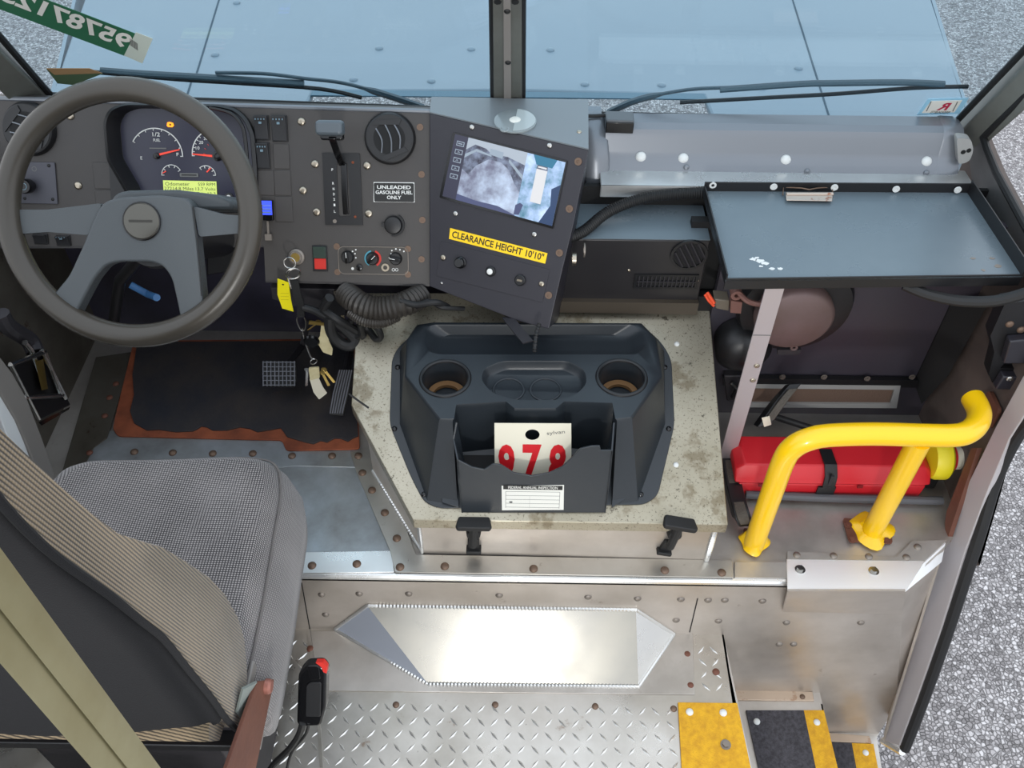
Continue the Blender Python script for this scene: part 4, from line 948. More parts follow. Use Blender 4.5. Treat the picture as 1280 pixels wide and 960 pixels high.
# flat ears beside the pocket
for q in ([(552, 548), (566, 551), (573, 576), (574, 636), (553, 630), (549, 560)], [(771, 526), (783, 530), (790, 620), (764, 636), (766, 570)]):
    g = G(); pts = [(K.pt(*K.uv(*q[k]), .006)) for k in range(len(q))]; g.extr(pts, K.N*.006); g.obj('pocket_ear', 'tray_black', ct, bevel=.001)
st_ = [(627, 607), (705, 606), (704.5, 637), (627.5, 637.5)]
g = G(); su = PPF.px(st_); g.prism(PPF, su, .0002, .0008); sk_ = g.obj('inspection_sticker', 'white_label', ct)
x0_, y0_, x1_, y1_ = su[3][0], su[3][1], su[1][0], su[1][1]; dx, dy = x1_-x0_, y1_-y0_
g = G(); g.box(PPF, x0_+dx*.02, x1_-dx*.02, y1_-dy*.19, y1_-dy*.03, .0008, .001); g.obj('header', 'ink_black', sk_)
text('lettering', sk_, PPF, 'FEDERAL ANNUAL INSPECTION', x0_+dx*.1, y1_-dy*.16, x1_-dx*.1, y1_-dy*.06, 'white_label', n=.0013, bold=.01)
g = G()
for t in (.27, .42, .57, .72, .87): g.box(PPF, x0_+dx*(.06), x1_-dx*.06, y1_-dy*t-.0004, y1_-dy*t+.0004, .0008, .001)
for t in (.06, .94): g.box(PPF, x0_+dx*t-.0004, x0_+dx*t+.0004, y0_+dy*.1, y1_-dy*.27, .0008, .001)
g.box(PPF, x0_+dx*.45, x0_+dx*.452, y0_+dy*.1, y1_-dy*.42, .0008, .001); g.box(PPF, x0_+dx*.12, x0_+dx*.17, y0_+dy*.28, y0_+dy*.36, .0008, .001); g.obj('form_lines', 'ink_grey', sk_)
g = G(); g.prism(K, K.px([(578, 570), (760, 570), (752, 632), (584, 632)]), .0045, .007); g.obj('pocket_shade', 'black_matte', ct)  # black sheet laid in the pocket; its colour stands in for the deep shade
# number card
nc = thing('number_card', 'cream card with red number 978 and a punched hole standing in the tray pocket', 'number card')
CF = Frame((0, 1.165, .5), (1, 0, 0), (0, .25, .97))
cq = CF.px([(618, 529), (714, 529.5), (714.5, 612), (618.5, 612)]); u, v = CF.uv(665.5, 543.5); k = .0105*1.25
g = G(); g.holed(CF, cq, [([(u+k*1.1*math.cos(t*math.pi/12), v+k*math.sin(t*math.pi/12)) for t in range(24)], .001, False)], 0, -.001); g.obj('card', 'cream', nc, smooth=False)
for s, a, b in (('9', 623, 643.5), ('7', 652.5, 677), ('8', 685, 708.5)):
    u0, v0 = CF.uv(a, 604); u1, v1 = CF.uv(b, 555.5); text('number', nc, CF, s, u0, v0, u1, v1, 'red_ink', n=.0006, bold=.035)
a, b = CF.uv(684, 545), CF.uv(707, 535); text('handwriting', nc, CF.at(a[0], a[1], rad(8)), 'sylvan', 0, 0, b[0]-a[0], (b[1]-a[1])*.55, 'ink_grey', n=.0006)

# ------------------------------------------------------------------ mat, pedals
fm = thing('floor_mat', 'torn black rubber floor mat with rusty lower edge under the pedals', 'floor mat')
g = G(); g.prism(HP, rpoly(HP.px([(168, 428), (445, 425), (446, 480), (450, 563), (358, 565), (353, 552), (148, 547), (142, 538), (144, 526)], .004), .01), .0055, .0105); g.obj('rusted_backing', 'rust', fm, bevel=.001)
rg = [(172, 429), (442, 427), (444, 480), (448, 546), (441, 549), (435, 553), (426, 549), (418, 549), (409, 554), (401, 552), (392, 556), (382, 554), (372, 551), (359, 547), (355, 541), (351, 536), (340, 538), (322, 541), (313, 537), (300, 535), (284, 539), (266, 539), (259, 535), (252, 534), (246, 538), (241, 540), (220, 541), (199, 538), (184, 539), (168, 530), (163, 515), (168, 495), (166, 470)]
g = G(); g.prism(HP, HP.px(rg, .01), .0106, .015); g.obj('rubber_top', 'mat_rubber', fm, bevel=.0008)
PB = Frame(P(350, 467, z=.345), (1, 0.02, 0), (0, .72, .69))
bp = thing('brake_pedal', 'brake pedal with square ribbed grid pad on the dark mat', 'pedal')
po = PB.px([(330, 450), (371, 451), (372, 475), (368, 484), (335, 484), (328, 468)])
g = G(); g.prism(PB, po, 0, .008); pd_ = g.obj('pad', 'rubber', bp, bevel=.002)
g = G(); xs = [p[0] for p in po]; ys = [p[1] for p in po]
for i in range(9):
    x = min(xs)+(max(xs)-min(xs))*(i+.5)/9; g.box(PB, x-.001, x+.001, min(ys)+.003, max(ys)-.003, .008, .0125)
for i in range(6):
    y = min(ys)+(max(ys)-min(ys))*(i+.5)/6; g.box(PB, min(xs)+.004, max(xs)-.003, y-.001, y+.001, .008, .012)
g.obj('grid', mat('worn_rubber', (112, 114, 122), .5), pd_)
g = G(); g.tube([PB.pt((max(xs)+min(xs))/2+.01, max(ys)-.02, -.004), P(378, 432, y=1.69), P(386, 400, y=1.70)], .009, 8, flat=.5); g.obj('arm', 'dark_steel', bp)
ap = thing('accelerator_pedal', 'long narrow ribbed accelerator pedal beside the engine cover', 'pedal')
PA = Frame(P(427, 490, z=.33), (1, 0, 0), (0, .8, .6))
po = PA.px([(424, 461), (442, 463), (437, 492), (430, 520), (412, 519), (416, 492)])
g = G(); g.prism(PA, po, 0, .008); pd_ = g.obj('pad', 'rubber', ap, bevel=.002)
g = G()
for i in range(6):
    t = (i+.5)/6; L = [PA.pt(*PA.uv(424+18*t, 463), .0085), PA.pt(*PA.uv(416+20*t, 492), .0085), PA.pt(*PA.uv(412+18*t, 517), .0085)]; g.tube(L, .0015, 5)
g.obj('ribs', 'worn_rubber', pd_)
g = G(); g.tube([PA.pt(*PA.uv(432, 470), -.003), P(437, 440, y=1.68), P(440, 410, y=1.70)], .01, 8); g.obj('arm', 'dark_steel', ap)

# ------------------------------------------------------------------ keys
ky = thing('key_bunch', 'bunch of keys hanging from the ignition with a yellow tag and cream labels', 'keys')
YK = 1.475
g = G(); F = Frame(P(366, 331, y=YK), (1, 0, 0), (0, .3, .95)); g.torus(F, -.006, .004, .012, .0014, 30, 8); g.obj('ring', 'steel', ky)
g = G(); F2 = Frame(P(366, 342, y=YK-.005), (.9, .4, 0), (0, 0, 1)); g.torus(F2, 0, 0, .014, .0012, 30, 8); g.torus(F2, .003, -.001, .013, .0012, 30, 8); g.obj('ring', 'steel', ky)
g = G(); g.tube([P(360, 346, y=YK), P(361, 352, y=YK), P(364, 360, y=YK)], .003, 8); g.obj('clip', 'steel', ky)
FY = VY(YK-.004)
g = G(); q = FY.px([(347, 348), (361, 353), (364, 375), (367, 389), (353, 385), (347, 368)]); g.prism(FY, q, 0, .0015); yt = g.obj('yellow_tag', 'key_yellow', ky)
u, v = FY.uv(354, 355); g = G(); g.cyl(FY, u, v, .0022, .0016, .002, 10); g.obj('hole', 'ink_black', yt)
g = G(); [g.box(FY, FY.uv(351, y)[0], FY.uv(361, y)[0], FY.uv(355, y)[1]-.0004, FY.uv(355, y)[1]+.0004, .0016, .0018) for y in (366, 370, 374)]; g.obj('print', mat('tag_print', (190, 170, 20), .5), yt)
g = G(); g.strip([P(368, 350, y=YK), P(371, 366, y=YK-.01), P(376, 382, y=YK-.012), P(376, 396, y=YK-.01)], .016, .004, (1, 0, 0)); g.obj('braided_strap', 'black_matte', ky)
g = G(); g.tube([P(374, 392, y=YK), P(371, 400, y=YK), P(376, 412, y=YK), P(381, 412, y=YK), P(382, 402, y=YK), P(378, 392, y=YK)], .0015, 6, smooth=4); g.tube([P(378, 410, y=YK), P(381, 425, y=YK), P(388, 445, y=YK), P(393, 449, y=YK)], .002, 6, smooth=4); g.obj('wire_hook', 'steel', ky)
for pts, m, n in (([(402, 403), (407, 405), (411, 425), (416, 436), (415, 444), (404, 440), (398, 430), (396, 425), (400, 420)], 'tag_cream', 'paper_tag'), ([(386, 459), (399, 458), (400, 471), (388, 474)], 'tag_cream', 'key_head'), ([(387, 473), (398, 471), (404, 484), (409, 491), (399, 499), (392, 490)], 'cream', 'paper_tag')):
    g = G(); g.prism(FY, rpoly(FY.px(pts), .003), 0, .004 if n == 'key_head' else .0012); g.obj(n, m, ky)
g = G(); g.torus(Frame(P(392, 452, y=YK), (.8, .5, 0), (0, 0, 1)), 0, 0, .008, .0012, 20, 6); g.obj('ring', 'steel', ky)
for a, b in (((384, 462), (383, 482)), ((403, 466), (411, 482)), ((398, 403), (386, 412)), ((405, 462), (418, 478))):
    g = G(); A_, B_ = P(*a, y=YK), P(*b, y=YK); g.strip([A_, A_.lerp(B_, .5), B_], .006, .0015, (1, .3, .2)); f = Frame(A_, (1, 0, 0), (0, 0, 1)); g.lathe(f, 0, 0, [(.007, -.001), (.007, .001)], 14); g.obj('key', 'brass' if a[0] > 397 else 'steel', ky)
g = G(); g.lathe(FY, *FY.uv(390, 425), [(.015, 0), (.018, .004), (.015, .009)], 20); g.obj('fob', 'black_gloss', ky)
g = G(); g.prism(FY, FY.px([(387, 400), (408, 403), (407, 406), (386, 404)]), .001, .0035); g.obj('key', 'brass', ky)

# ------------------------------------------------------------------ hoses and cables under the dash
def corr(pts, r, name, label, cat, m='rubber', pitch=.009, grp=None):
    pts = catmull([V3(p) for p in pts], 6); L_ = sum((b-a).length for a, b in zip(pts, pts[1:])); n = int(L_/pitch)*4
    # resample
    out = [pts[0]]; acc = 0; step = L_/n; d = 0
    i = 0; cur = pts[0]
    while len(out) < n and i < len(pts)-1:
        seg = (pts[i+1]-cur).length
        if seg >= step-d: cur = cur+(pts[i+1]-cur).normalized()*(step-d); out.append(cur); d = 0
        else: d += seg; cur = pts[i+1]; i += 1
    m_ = len(out)-1
    g = G(); g.tube(out, lambda t: r*(1+.07*math.sin(t*m_*math.pi/2)), 14)
    o = g.obj(name, m, None); tag(o, label, cat, grp); return o
corr([P(432, 366, y=1.50), P(450, 380, y=1.46), P(475, 386, y=1.45), P(505, 380, y=1.46), P(530, 368, y=1.50)], .026, 'heater_hose', 'thick black corrugated hose under the dashboard beside the console', 'hose', m=mat('hose_dark', (50, 46, 42), .45))
corr([P(438, 390, y=1.45), P(455, 401, y=1.43), P(478, 403, y=1.43), P(498, 394, y=1.45)], .012, 'conduit', 'thin ribbed conduit curving below the thick dashboard hose', 'conduit', m='hose_dark', pitch=.005)
cb = thing('cable_bundle', 'loops of black cable with a cream tape flag hanging left of the engine cover', 'cables')
for pts, r in (([(412, 372), (405, 386), (420, 398), (440, 410), (455, 420)], .010), ([(412, 395), (414, 415), (425, 428), (438, 432), (443, 424), (430, 410), (415, 398)], .0125), ([(440, 398), (436, 410), (440, 420), (452, 418), (450, 404)], .0075), ([(448, 404), (460, 412), (470, 424), (476, 420), (470, 408), (455, 400)], .0075), ([(378, 384), (392, 388), (408, 396), (425, 402)], .008), ([(500, 376), (520, 381), (545, 378), (560, 384)], .007), ([(520, 384), (535, 376), (552, 384), (580, 386)], .005)):
    g = G(); g.tube([P(x, y, y=1.455+.012*math.sin(x)) for x, y in pts], r, 10, smooth=5); g.obj('cable', 'rubber', cb)
g = G(); F = VY(1.475); g.prism(F, F.px([(421, 396), (430, 394), (432, 404), (425, 409), (419, 402)]), 0, .002); g.obj('tape_flag', mat('tape_tan', (196, 176, 140), .7), cb)
g = G(); F = VY(1.49); g.prism(F, F.px([(434, 382), (447, 379), (444, 389), (436, 394)]), 0, .002); g.obj('tape', mat('tape_brown', (140, 96, 66), .7), cb)
# bracket box under the dash lip
ub = thing('relay_box', 'dark sheet-metal box tucked under the dashboard lower lip', 'relay box')
g = G(); F = VY(1.53); g.prism(F, F.px([(338, 360), (432, 362), (433, 396), (400, 393), (340, 374)]), 0, -.12); g.obj('body', 'dark_steel', ub, bevel=.002)
g = G(); F = VY(1.528); u, v = F.uv(421, 365); g.ring(F, u, v, .003, .007, 0, .004, 14); g.obj('eyelet', 'screw_steel', ub)
# strap of the monitor box
sp5 = thing('monitor_cable', 'short black webbing strap and spiral cable hanging under the monitor console', 'cable')
g = G(); g.strip([P(634, 396, y=1.42), P(645, 410, y=1.37), P(660, 428, y=1.33)], .022, .003, (1, .4, 0)); g.obj('webbing', 'dark_steel', sp5)
q = [P(674, 405, y=1.36), P(670, 420, y=1.33), P(668, 440, y=1.30)]; g = G(); g.tube(catmull(q, 12), lambda t: .004*(1+.3*math.sin(t*60)), 8); g.obj('spiral_cable', 'rubber', sp5)

# ------------------------------------------------------------------ windshield base on the right
dd = thing('defroster_duct', 'long rounded grey duct cover with white bolts along the right windshield base', 'duct cover')
xl = P(757, 180, y=1.70).x; xr_ = P(1178, 190, y=1.70).x
prof = [(1.795, .885), (1.79, .914), (1.775, .924), (1.738, .924), (1.724, .916), (1.716, .902), (1.710, .872), (1.703, .860), (1.688, .847), (1.682, .838), (1.682, .83), (1.795, .83)]
g = G(); g.loft([[V3((x, y, z)) for y, z in prof] for x in (xl, xr_)]); g.obj('cover', 'grey_roll', dd, ang=22)
g = G(); cyz = (1.745, .872); g.loft([[V3((x, cyz[0]+(y-cyz[0])*k, cyz[1]+(z-cyz[1])*k)) for y, z in prof] for x, k in ((xr_, 1.0), (xr_+.004, 1.04), (xr_+.03, 1.02), (xr_+.045, .9))]); ecp = g.obj('end_cap', 'grey_roll', dd, ang=50)
F = Frame(P(1206, 188, y=1.70), (.35, .93, 0), (0, 0, 1)); 
g = G(); F = VY(1.69); g.prism(F, rpoly(F.px([(1196, 172), (1214, 174), (1217, 188), (1212, 202), (1198, 206)]), .01), 0, -.02); hp_ = g.obj('hinge_plate', mat('pale_grey', (150, 150, 148), .5), dd)
for p in ((1204, 190), (1211, 188)): u, v = F.uv(*p); g = G(); g.cyl(F, u, v, .005, 0, .001, 14); g.obj('hole', 'ink_black', hp_)
F = Frame((0, 1.7065, .866), (1, 0, 0), (0, .42, .9)); screws('bolt', 'dome', dd, F, [(801, 196), (854, 198), (982, 200), (1158, 202)], .0115, 'bolt_white')
F = Frame((0, 1.684, .842), (1, 0, 0), (0, .5, .86)); screws('bolt', 'dome', dd, F, [(858, 209), (1009, 214), (1158, 216)], .006, 'grey_roll')
ag = G(); ag.box(H(.84), xl-.01, P(1215, 228, z=.84).x, 1.628, 1.70, -.004, 0); ag.box(VY(1.628), xl-.01, P(1215, 228, z=.84).x, .81, .84, 0, -.004)
o = struct(ag.obj('trim_13', 'alu_bright', bevel=.002))
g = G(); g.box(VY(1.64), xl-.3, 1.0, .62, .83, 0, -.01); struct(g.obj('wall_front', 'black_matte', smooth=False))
# grey upright end piece left of the duct
up = thing('pillar_cover', 'grey curved upright moulding between the monitor console and the duct cover', 'moulding')
F = Frame((0, 1.72, 0), (1, 0, 0), (0, 0, 1)); a = [P(732, 170, y=1.74), P(757, 168, y=1.74)]; g = G()
lp = []
for (xa, xb, py, y_) in ((728, 752, 148, 1.76), (730, 756, 160, 1.74), (731, 760, 175, 1.715), (731, 762, 200, 1.69), (731, 762, 240, 1.675), (731, 763, 247, 1.67)):
    p, q = P(xa, py, y=y_), P(xb, py, y=y_); m_ = (p+q)/2
    lp.append([p+V3((0, .05, 0)), p, p+V3((.004, -.006, 0)), m_+V3((0, -.012, 0)), q+V3((-.004, -.006, 0)), q, q+V3((0, .05, 0))])
g.loft(lp); g.obj('moulding', 'grey_roll', up, ang=60)
g = G(); g.box(VY(1.665), P(726, 252, y=1.665).x, P(766, 252, y=1.665).x, P(740, 258, y=1.665).z, P(740, 243, y=1.665).z, 0, -.05); g.obj('foot', 'pale_grey', up, bevel=.003)
mb = thing('sensor_block', 'small black block clipped on the left end of the windshield duct cover', 'sensor')
h = H(.94); q = h.px([(757, 138), (792, 139), (793, 151), (758, 150)]); g = G(); g.prism(h, q, 0, -.028); g.obj('housing', mat('block_grey', (84, 88, 92), .4), mb, bevel=.003)
g = G(); a, b = h.pt(*q[3]), h.pt(*q[2]); g.extr([a+V3((0, -.002, -.004)), b+V3((0, -.002, -.004)), b+V3((0, -.002, -.03)), a+V3((0, -.002, -.03))], (0, .004, 0)); g.obj('front_face', 'black_gloss', mb, bevel=.002)
g = G(); g.tube([P(757, 144, z=.925), P(740, 145, z=.925), P(722, 144, z=.93)], .004, 8, smooth=4); g.obj('cable', 'rubber', mb)

# ------------------------------------------------------------------ heater box
hb = thing('heater_box', 'black heater box with round louvre and slot vent below the right windshield', 'heater box')
ya = 1.52; a0 = P(724, 372, y=ya); xR = P(888, 300, y=ya).x; zt2 = P(800, 300, y=ya).z
g = G(); g.box(VY(ya), .02, xR, a0.z-.02, zt2, 0, -.16); g.obj('body', mat('heater_black', (34, 32, 34), .4, 0, var=((46, 44, 44), 5, .6)), hb, bevel=.003)
g = G(); g.box(H(zt2), .02, xR, ya+.001, 1.64, .0003, .002); g.obj('top', 'tray_paint', hb)
F = VY(ya); u, v = F.uv(861, 318); g = G(); g.ring(F, u, v, .033, .039, 0, .005, 36); rl = g.obj('round_vent', 'black_plastic', hb)
g = G(); g.cyl(F, u, v, .034, .0005, .0015, 30); g.obj('vent_hole', 'black_matte', rl)
f = F.at(u, v, rad(-62))
for k in range(-2, 3):
    y = k*.0125; hh = math.sqrt(.033**2-y*y); g = G(); g.loft([[f.pt(x, y+d, n) for d, n in ((-.004, .001), (.003, .001), (.0045, .006), (.002, .006))] for x in (-hh, hh)]); g.obj('louvre', 'dark_steel', rl)
a, b = F.uv(795, 357), F.uv(870, 345); g = G(); r_ = [(a[0], a[1]), (b[0], a[1]), (b[0], b[1]), (a[0], b[1])]
g.holed(F, [(a[0]-.006, a[1]-.005), (b[0]+.006, a[1]-.005), (b[0]+.006, b[1]+.005), (a[0]-.006, b[1]+.005)], [(r_, .003, True)], .004, 0); sv = g.obj('slot_vent', 'black_plastic', hb)
g = G(); n_ = 14
for i in range(n_): x = a[0]+(b[0]-a[0])*(i+.5)/n_; g.box(F, x-.0012, x+.0012, a[1], b[1], .001, .004)
g.box(F, a[0], b[0], (a[1]+b[1])/2-.001, (a[1]+b[1])/2+.001, .002, .0045); g.obj('louvre_bars', 'dark_steel', sv)
screws('screw', 'dome', hb, F, [(786, 338), (872, 351)], .004, 'screw_steel')
g = G(); g.box(VY(ya-.012), .05, xR, a0.z-.035, a0.z-.002, 0, -.02); g.obj('bottom_seal', mat('seal_brown', (70, 62, 52), .6), hb)
corr([P(700, 300, y=1.50), P(728, 290, y=1.53), P(760, 265, y=1.58), P(800, 249, y=1.61), P(840, 243, y=1.62), P(885, 241, y=1.62)], .0115, 'conduit', 'black ribbed conduit arching over the heater box towards the writing tray', 'conduit', pitch=.005)

# ------------------------------------------------------------------ writing tray
wt = thing('writing_tray', 'wide dark blue-grey metal tray shelf with raised rims, rusty clip and worn paint', 'tray shelf')
ZW = .84; hw = H(ZW)
q = hw.px([(879, 238), (1222, 241), (1283, 345), (907, 350)]); q[2] = (min(q[2][0], .97), q[2][1])
q = hw.px([(879, 238), (1210, 240), (1279, 345), (907, 350)])
g = G(); g.prism(hw, q, 0, -.003); pn = g.obj('panel', 'tray_paint', wt)
def rim(a, b, h0, h1, nm='rim', t=.003, m='black_edge'):
    a, b = V3((*a, ZW)), V3((*b, ZW)); d = (b-a).normalized(); n = ZV.cross(d)*t
    g = G(); g.extr([a+ZV*h0, b+ZV*h0, b+ZV*h1, a+ZV*h1], n); return g.obj(nm, m, wt, bevel=.0006)
rim(q[3], q[2], -.024, .003, 'front_rim'); rim(q[0], q[3], -.012, .014, 'side_rim'); rim(q[2], q[1], -.012, .03, 'side_rim')
rk = rim(q[1], q[0], 0, .022, 'back_rim')
F = VY(q[0][1]-.001); screws('screw', 'washer', wt, F, [(891, 231), (967, 233), (1043, 234), (1120, 236), (1197, 237)], .0075, 'bolt_white')
g = G(); c_ = hw.px([(981, 244), (1040, 244), (1039, 255), (982, 254)]); g.prism(hw, c_, .006, .008); cpn = g.obj('clip', mat('clip_metal', (190, 176, 164), .4, .6, spots=[((150, 84, 52), 40, .6, .8)]), wt, bevel=.0008)
g = G(); g.tube([hw.pt(*hw.uv(978, 246), .004), hw.pt(*hw.uv(978, 239), .01), hw.pt(*hw.uv(1000, 241), .012), hw.pt(*hw.uv(1010, 243), .012), hw.pt(*hw.uv(1020, 241), .012), hw.pt(*hw.uv(1038, 239), .01), hw.pt(*hw.uv(1041, 246), .004)], .0014, 6); g.obj('clip_spring', 'rusty_rivet', cpn)
g = G(); a, b = hw.uv(982, 250), hw.uv(1039, 246); g.tube([hw.pt(*hw.uv(982, 247), .009), hw.pt(*hw.uv(1040, 247), .009)], .003, 8); g.obj('clip_barrel', 'clip_metal', cpn)
random.seed(3)
for (x, y, r) in ((942, 324, 5), (950, 326, 6), (956, 329, 5), (951, 333, 3), (946, 322, 3), (965, 336, 4), (975, 336, 4), (1216, 323, 4), (1240, 323, 4), (1248, 333, 5), (1229, 338, 3)):
    g = G(); u, v = hw.uv(x, y); k = r*.00145; g.prism(hw, [(u+k*random.uniform(.6, 1.2)*math.cos(t), v+k*random.uniform(.4, .9)*math.sin(t)) for t in [i*math.pi/5 for i in range(10)]], 0, .0004); g.obj('paint_chip', 'bolt_white' if x < 1000 else 'dull_rivet', pn)
# supporting strut
ss = thing('tray_strut', 'pale flat aluminium strip standing under the front left of the tray shelf', 'support strut')
ys = 1.335; F = VY(ys); a = F.px([(958, 356), (982, 356)]); z1 = a[0][1]
xa, xb = a[0][0], a[1][0]; g = G(); g.box(F, xa, xb, ZP+.006, z1, 0, -.004); g.obj('strip', mat('strut_grey', (190, 180, 182), .4, .5), ss, bevel=.0008)
g = G(); g.box(F, xa, xb, F.uv(960, 419)[1]-.0008, F.uv(960, 419)[1]+.0008, .0002, .0008); g.obj('joint', 'ink_grey', ss)
screws('screw', 'screw', ss, F, [(946, 457), (941, 475)], .006, 'screw_steel')

# ------------------------------------------------------------------ blower and parts in the right footwell
bw = thing('blower_motor', 'round grey-brown blower housing on the firewall under the tray shelf', 'blower motor')
F = VY(1.515); u, v = F.uv(990, 370); k = (F.pt(*F.uv(1000, 370))-F.pt(*F.uv(990, 370))).length/10
g = G(); g.lathe(F, u, v, [(72*k, 0), (72*k, .03), (68*k, .045), (52*k, .05)], 40); g.obj('shroud', 'black_plastic', bw, ang=50)
g = G(); g.lathe(F, u-5*k, v, [(48*k, .049), (48*k, .075), (42*k, .085)], 36); g.obj('motor', mat('motor_brown', (112, 92, 92), .5, .2, var=((92, 74, 62), 9, .6)), bw, ang=50)
g = G(); g.prism(F, F.px([(966, 414), (995, 414), (992, 420), (966, 420)]), .05, .06); g.obj('lug', 'dark_steel', bw)
g = G(); u2, v2 = F.uv(986, 411); g.torus(F.off(.06), u2, v2, .006, .003, 16, 8); g.obj('lug_eye', 'motor_brown', bw)
g = G(); g.lathe(F, *F.uv(925, 420), [(34*k, 0), (36*k, .05), (20*k, .075), (2*k, .08)], 30); g.obj('elbow', 'black_plastic', bw, ang=60)
g = G(); g.box(F, *[F.uv(892, 0)[0], F.uv(945, 0)[0]], F.uv(900, 470)[1], F.uv(900, 420)[1], 0, .045); g.obj('duct', 'black_plastic', bw, bevel=.01)
cn = thing('wiring_connector', 'grey-brown plug with a bright orange wire near the engine cover corner', 'connector')
F = VY(1.44); g = G(); g.prism(F, F.px([(893, 374), (912, 376), (911, 389), (895, 386)]), 0, -.03); g.obj('plug', mat('plug_grey', (104, 96, 84), .5), cn, bevel=.002)
g = G(); g.tube([P(884, 366, y=1.45), P(888, 372, y=1.44), P(893, 380, y=1.43)], .004, 8); g.tube([P(881, 368, y=1.45), P(886, 376, y=1.44), P(893, 383, y=1.43)], .003, 8); g.obj('wire', 'orange_wire', cn)
F = VY(1.43); u, v = F.uv(921, 370); g = G(); g.ring(F, u, v, .005, .012, -.02, 0, 18); g.obj('bracket_eye', mat('brk', (128, 92, 84), .5, .3), cn); g = G(); g.prism(F, F.px([(914, 376), (928, 378), (926, 392), (913, 391)]), 0, -.02); g.obj('bracket', 'brk', cn)
g = G(); g.tube([P(922, 364, y=1.44), P(934, 376, y=1.42), P(950, 380, y=1.42), P(958, 374, y=1.42), P(955, 370, y=1.42)], .006, 8, smooth=4); g.obj('spring_arm', 'brk', cn)

vf = thing('vent_frame', 'aluminium-framed rectangular filter panel at the foot of the firewall', 'vent frame')
F = VY(1.508); oq = F.px([(926, 478), (1125, 480), (1120, 508), (935, 507)]); iq = F.px([(932, 483), (1117, 485), (1112, 503), (940, 502)])
g = G(); g.holed(F, oq, [(iq, .006, False)], .006, 0); g.obj('frame', 'pale_grey', vf)
g = G(); g.prism(F, iq, -.004, 0); g.obj('filter', mat('filter_brown', (104, 84, 72), .7, bump=(300, .5)), vf)
hc = thing('hinged_clip', 'dark bracket at the left end of the firewall ledge', 'bracket')
F = VY(1.50); g = G(); g.prism(F, F.px([(905, 470), (930, 470), (932, 498), (909, 502)]), 0, -.03); g.obj('body', 'dark_steel', hc, bevel=.003)
g = G(); g.tube([P(914, 478, y=1.49), P(922, 486, y=1.48), P(916, 496, y=1.48)], .006, 8); g.obj('hook', 'black_plastic', hc)

# ------------------------------------------------------------------ flare kit case
rc_ = thing('red_case', 'long red plastic case with black clasp lying behind the yellow handrail', 'plastic case')
yf, zc, zc2 = 1.262, ZP+.055, .345
def caseloop(y, z, dx=0): return y, z
x0c, x1c = P(921, 600, y=yf).x, P(1160, 606, y=yf).x
def yz(x, ps): return [V3((x, y, z)) for y, z in ps]
body = [(yf, ZP+.008), (yf-.004, zc), (yf+.105, zc), (yf+.105, ZP+.008)]
lid = [(yf-.005, zc+.002), (yf, zc+.012), (yf+.004, zc2-.02), (yf+.018, zc2), (yf+.1, zc2), (yf+.108, zc2-.02), (yf+.108, zc+.002)]
g = G(); g.loft([yz(x0c+.006, body), yz(x1c-.006, body)]); g.obj('base', 'red_case', rc_, bevel=.003)
g = G(); my, mz = yf+.05, zc+.03
g.loft([[V3((x, my+(y-my)*k, zc+.002+(z-zc-.002)*kz)) for y, z in lid] for x, k, kz in ((x0c-.004, .94, .6), (x0c+.014, 1, 1), (x1c-.014, 1, 1), (x1c+.004, .94, .6))]); ld = g.obj('lid', 'red_case', rc_, bevel=.003)
g = G(); F = VY(yf-.006)
for x in (955, 1080): u, v = F.uv(x, 597); g.box(F, u-.006, u+.006, zc-.004, zc+.004, 0, .003)
g.obj('seam_notch', mat('dark_red', (130, 18, 26), .5), rc_)
xc = P(1049, 570, y=yf).x; g = G(); g.strip([V3((xc-.004, yf+.06, zc2+.004)), V3((xc-.002, yf+.015, zc2+.005)), V3((xc, yf-.003, zc2-.015)), V3((xc, yf-.010, zc))], .028, .005, (1, 0, 0)); g.obj('clasp', 'black_plastic', rc_, bevel=.001)
g = G(); g.box(VY(yf-.007), xc-.004, xc+.003, zc-.004, zc2-.004, 0, .004); g.obj('clasp_tongue', 'dark_steel', rc_)
g = G(); g.box(VY(yf-.006), xc-.022, xc+.018, ZP+.008, zc-.002, 0, .004); g.obj('lower_strap', 'black_plastic', rc_)
br = thing('retaining_bar', 'dark grey round bar along the front of the red case', 'bar')
g = G(); g.tube([P(932, 618, z=ZP+.018), P(1050, 623, z=ZP+.018), P(1178, 626, z=ZP+.018)], .010, 10); g.obj('bar', 'gray_dark' if 'gray_dark' in MATS else mat('gray_dark', (84, 84, 88), .5), br)
fe = thing('fire_extinguisher', 'yellow extinguisher with white and red end behind the handrail beside the red case', 'extinguisher')
A_ = P(1178, 572, z=.34); F = Frame(A_, (0, 0, 1), (0, 1, 0)); F = Frame(A_, (0, -1, 0), (0, 0, 1))   # N = -x
g = G(); g.lathe(F, 0, 0, [(.045, .03), (.05, .02), (.05, -.004), (.044, -.01), (.03, -.012)], 30); g.obj('yellow_cap', 'yellow_plastic', fe)
g = G(); g.lathe(F, 0, 0, [(.03, -.010), (.03, -.022), (.026, -.024)], 26); g.obj('red_band', 'red_case', fe)
g = G(); g.lathe(F, 0, 0, [(.027, -.022), (.026, -.045), (.018, -.052)], 26); g.obj('white_end', 'cream', fe)
g = G(); g.prism(F, [(-.02, -.03), (.02, -.03), (.02, -(A_.z-ZP)+.006), (-.02, -(A_.z-ZP)+.006)], -.005, .02); g.obj('stand', 'black_plastic', fe)

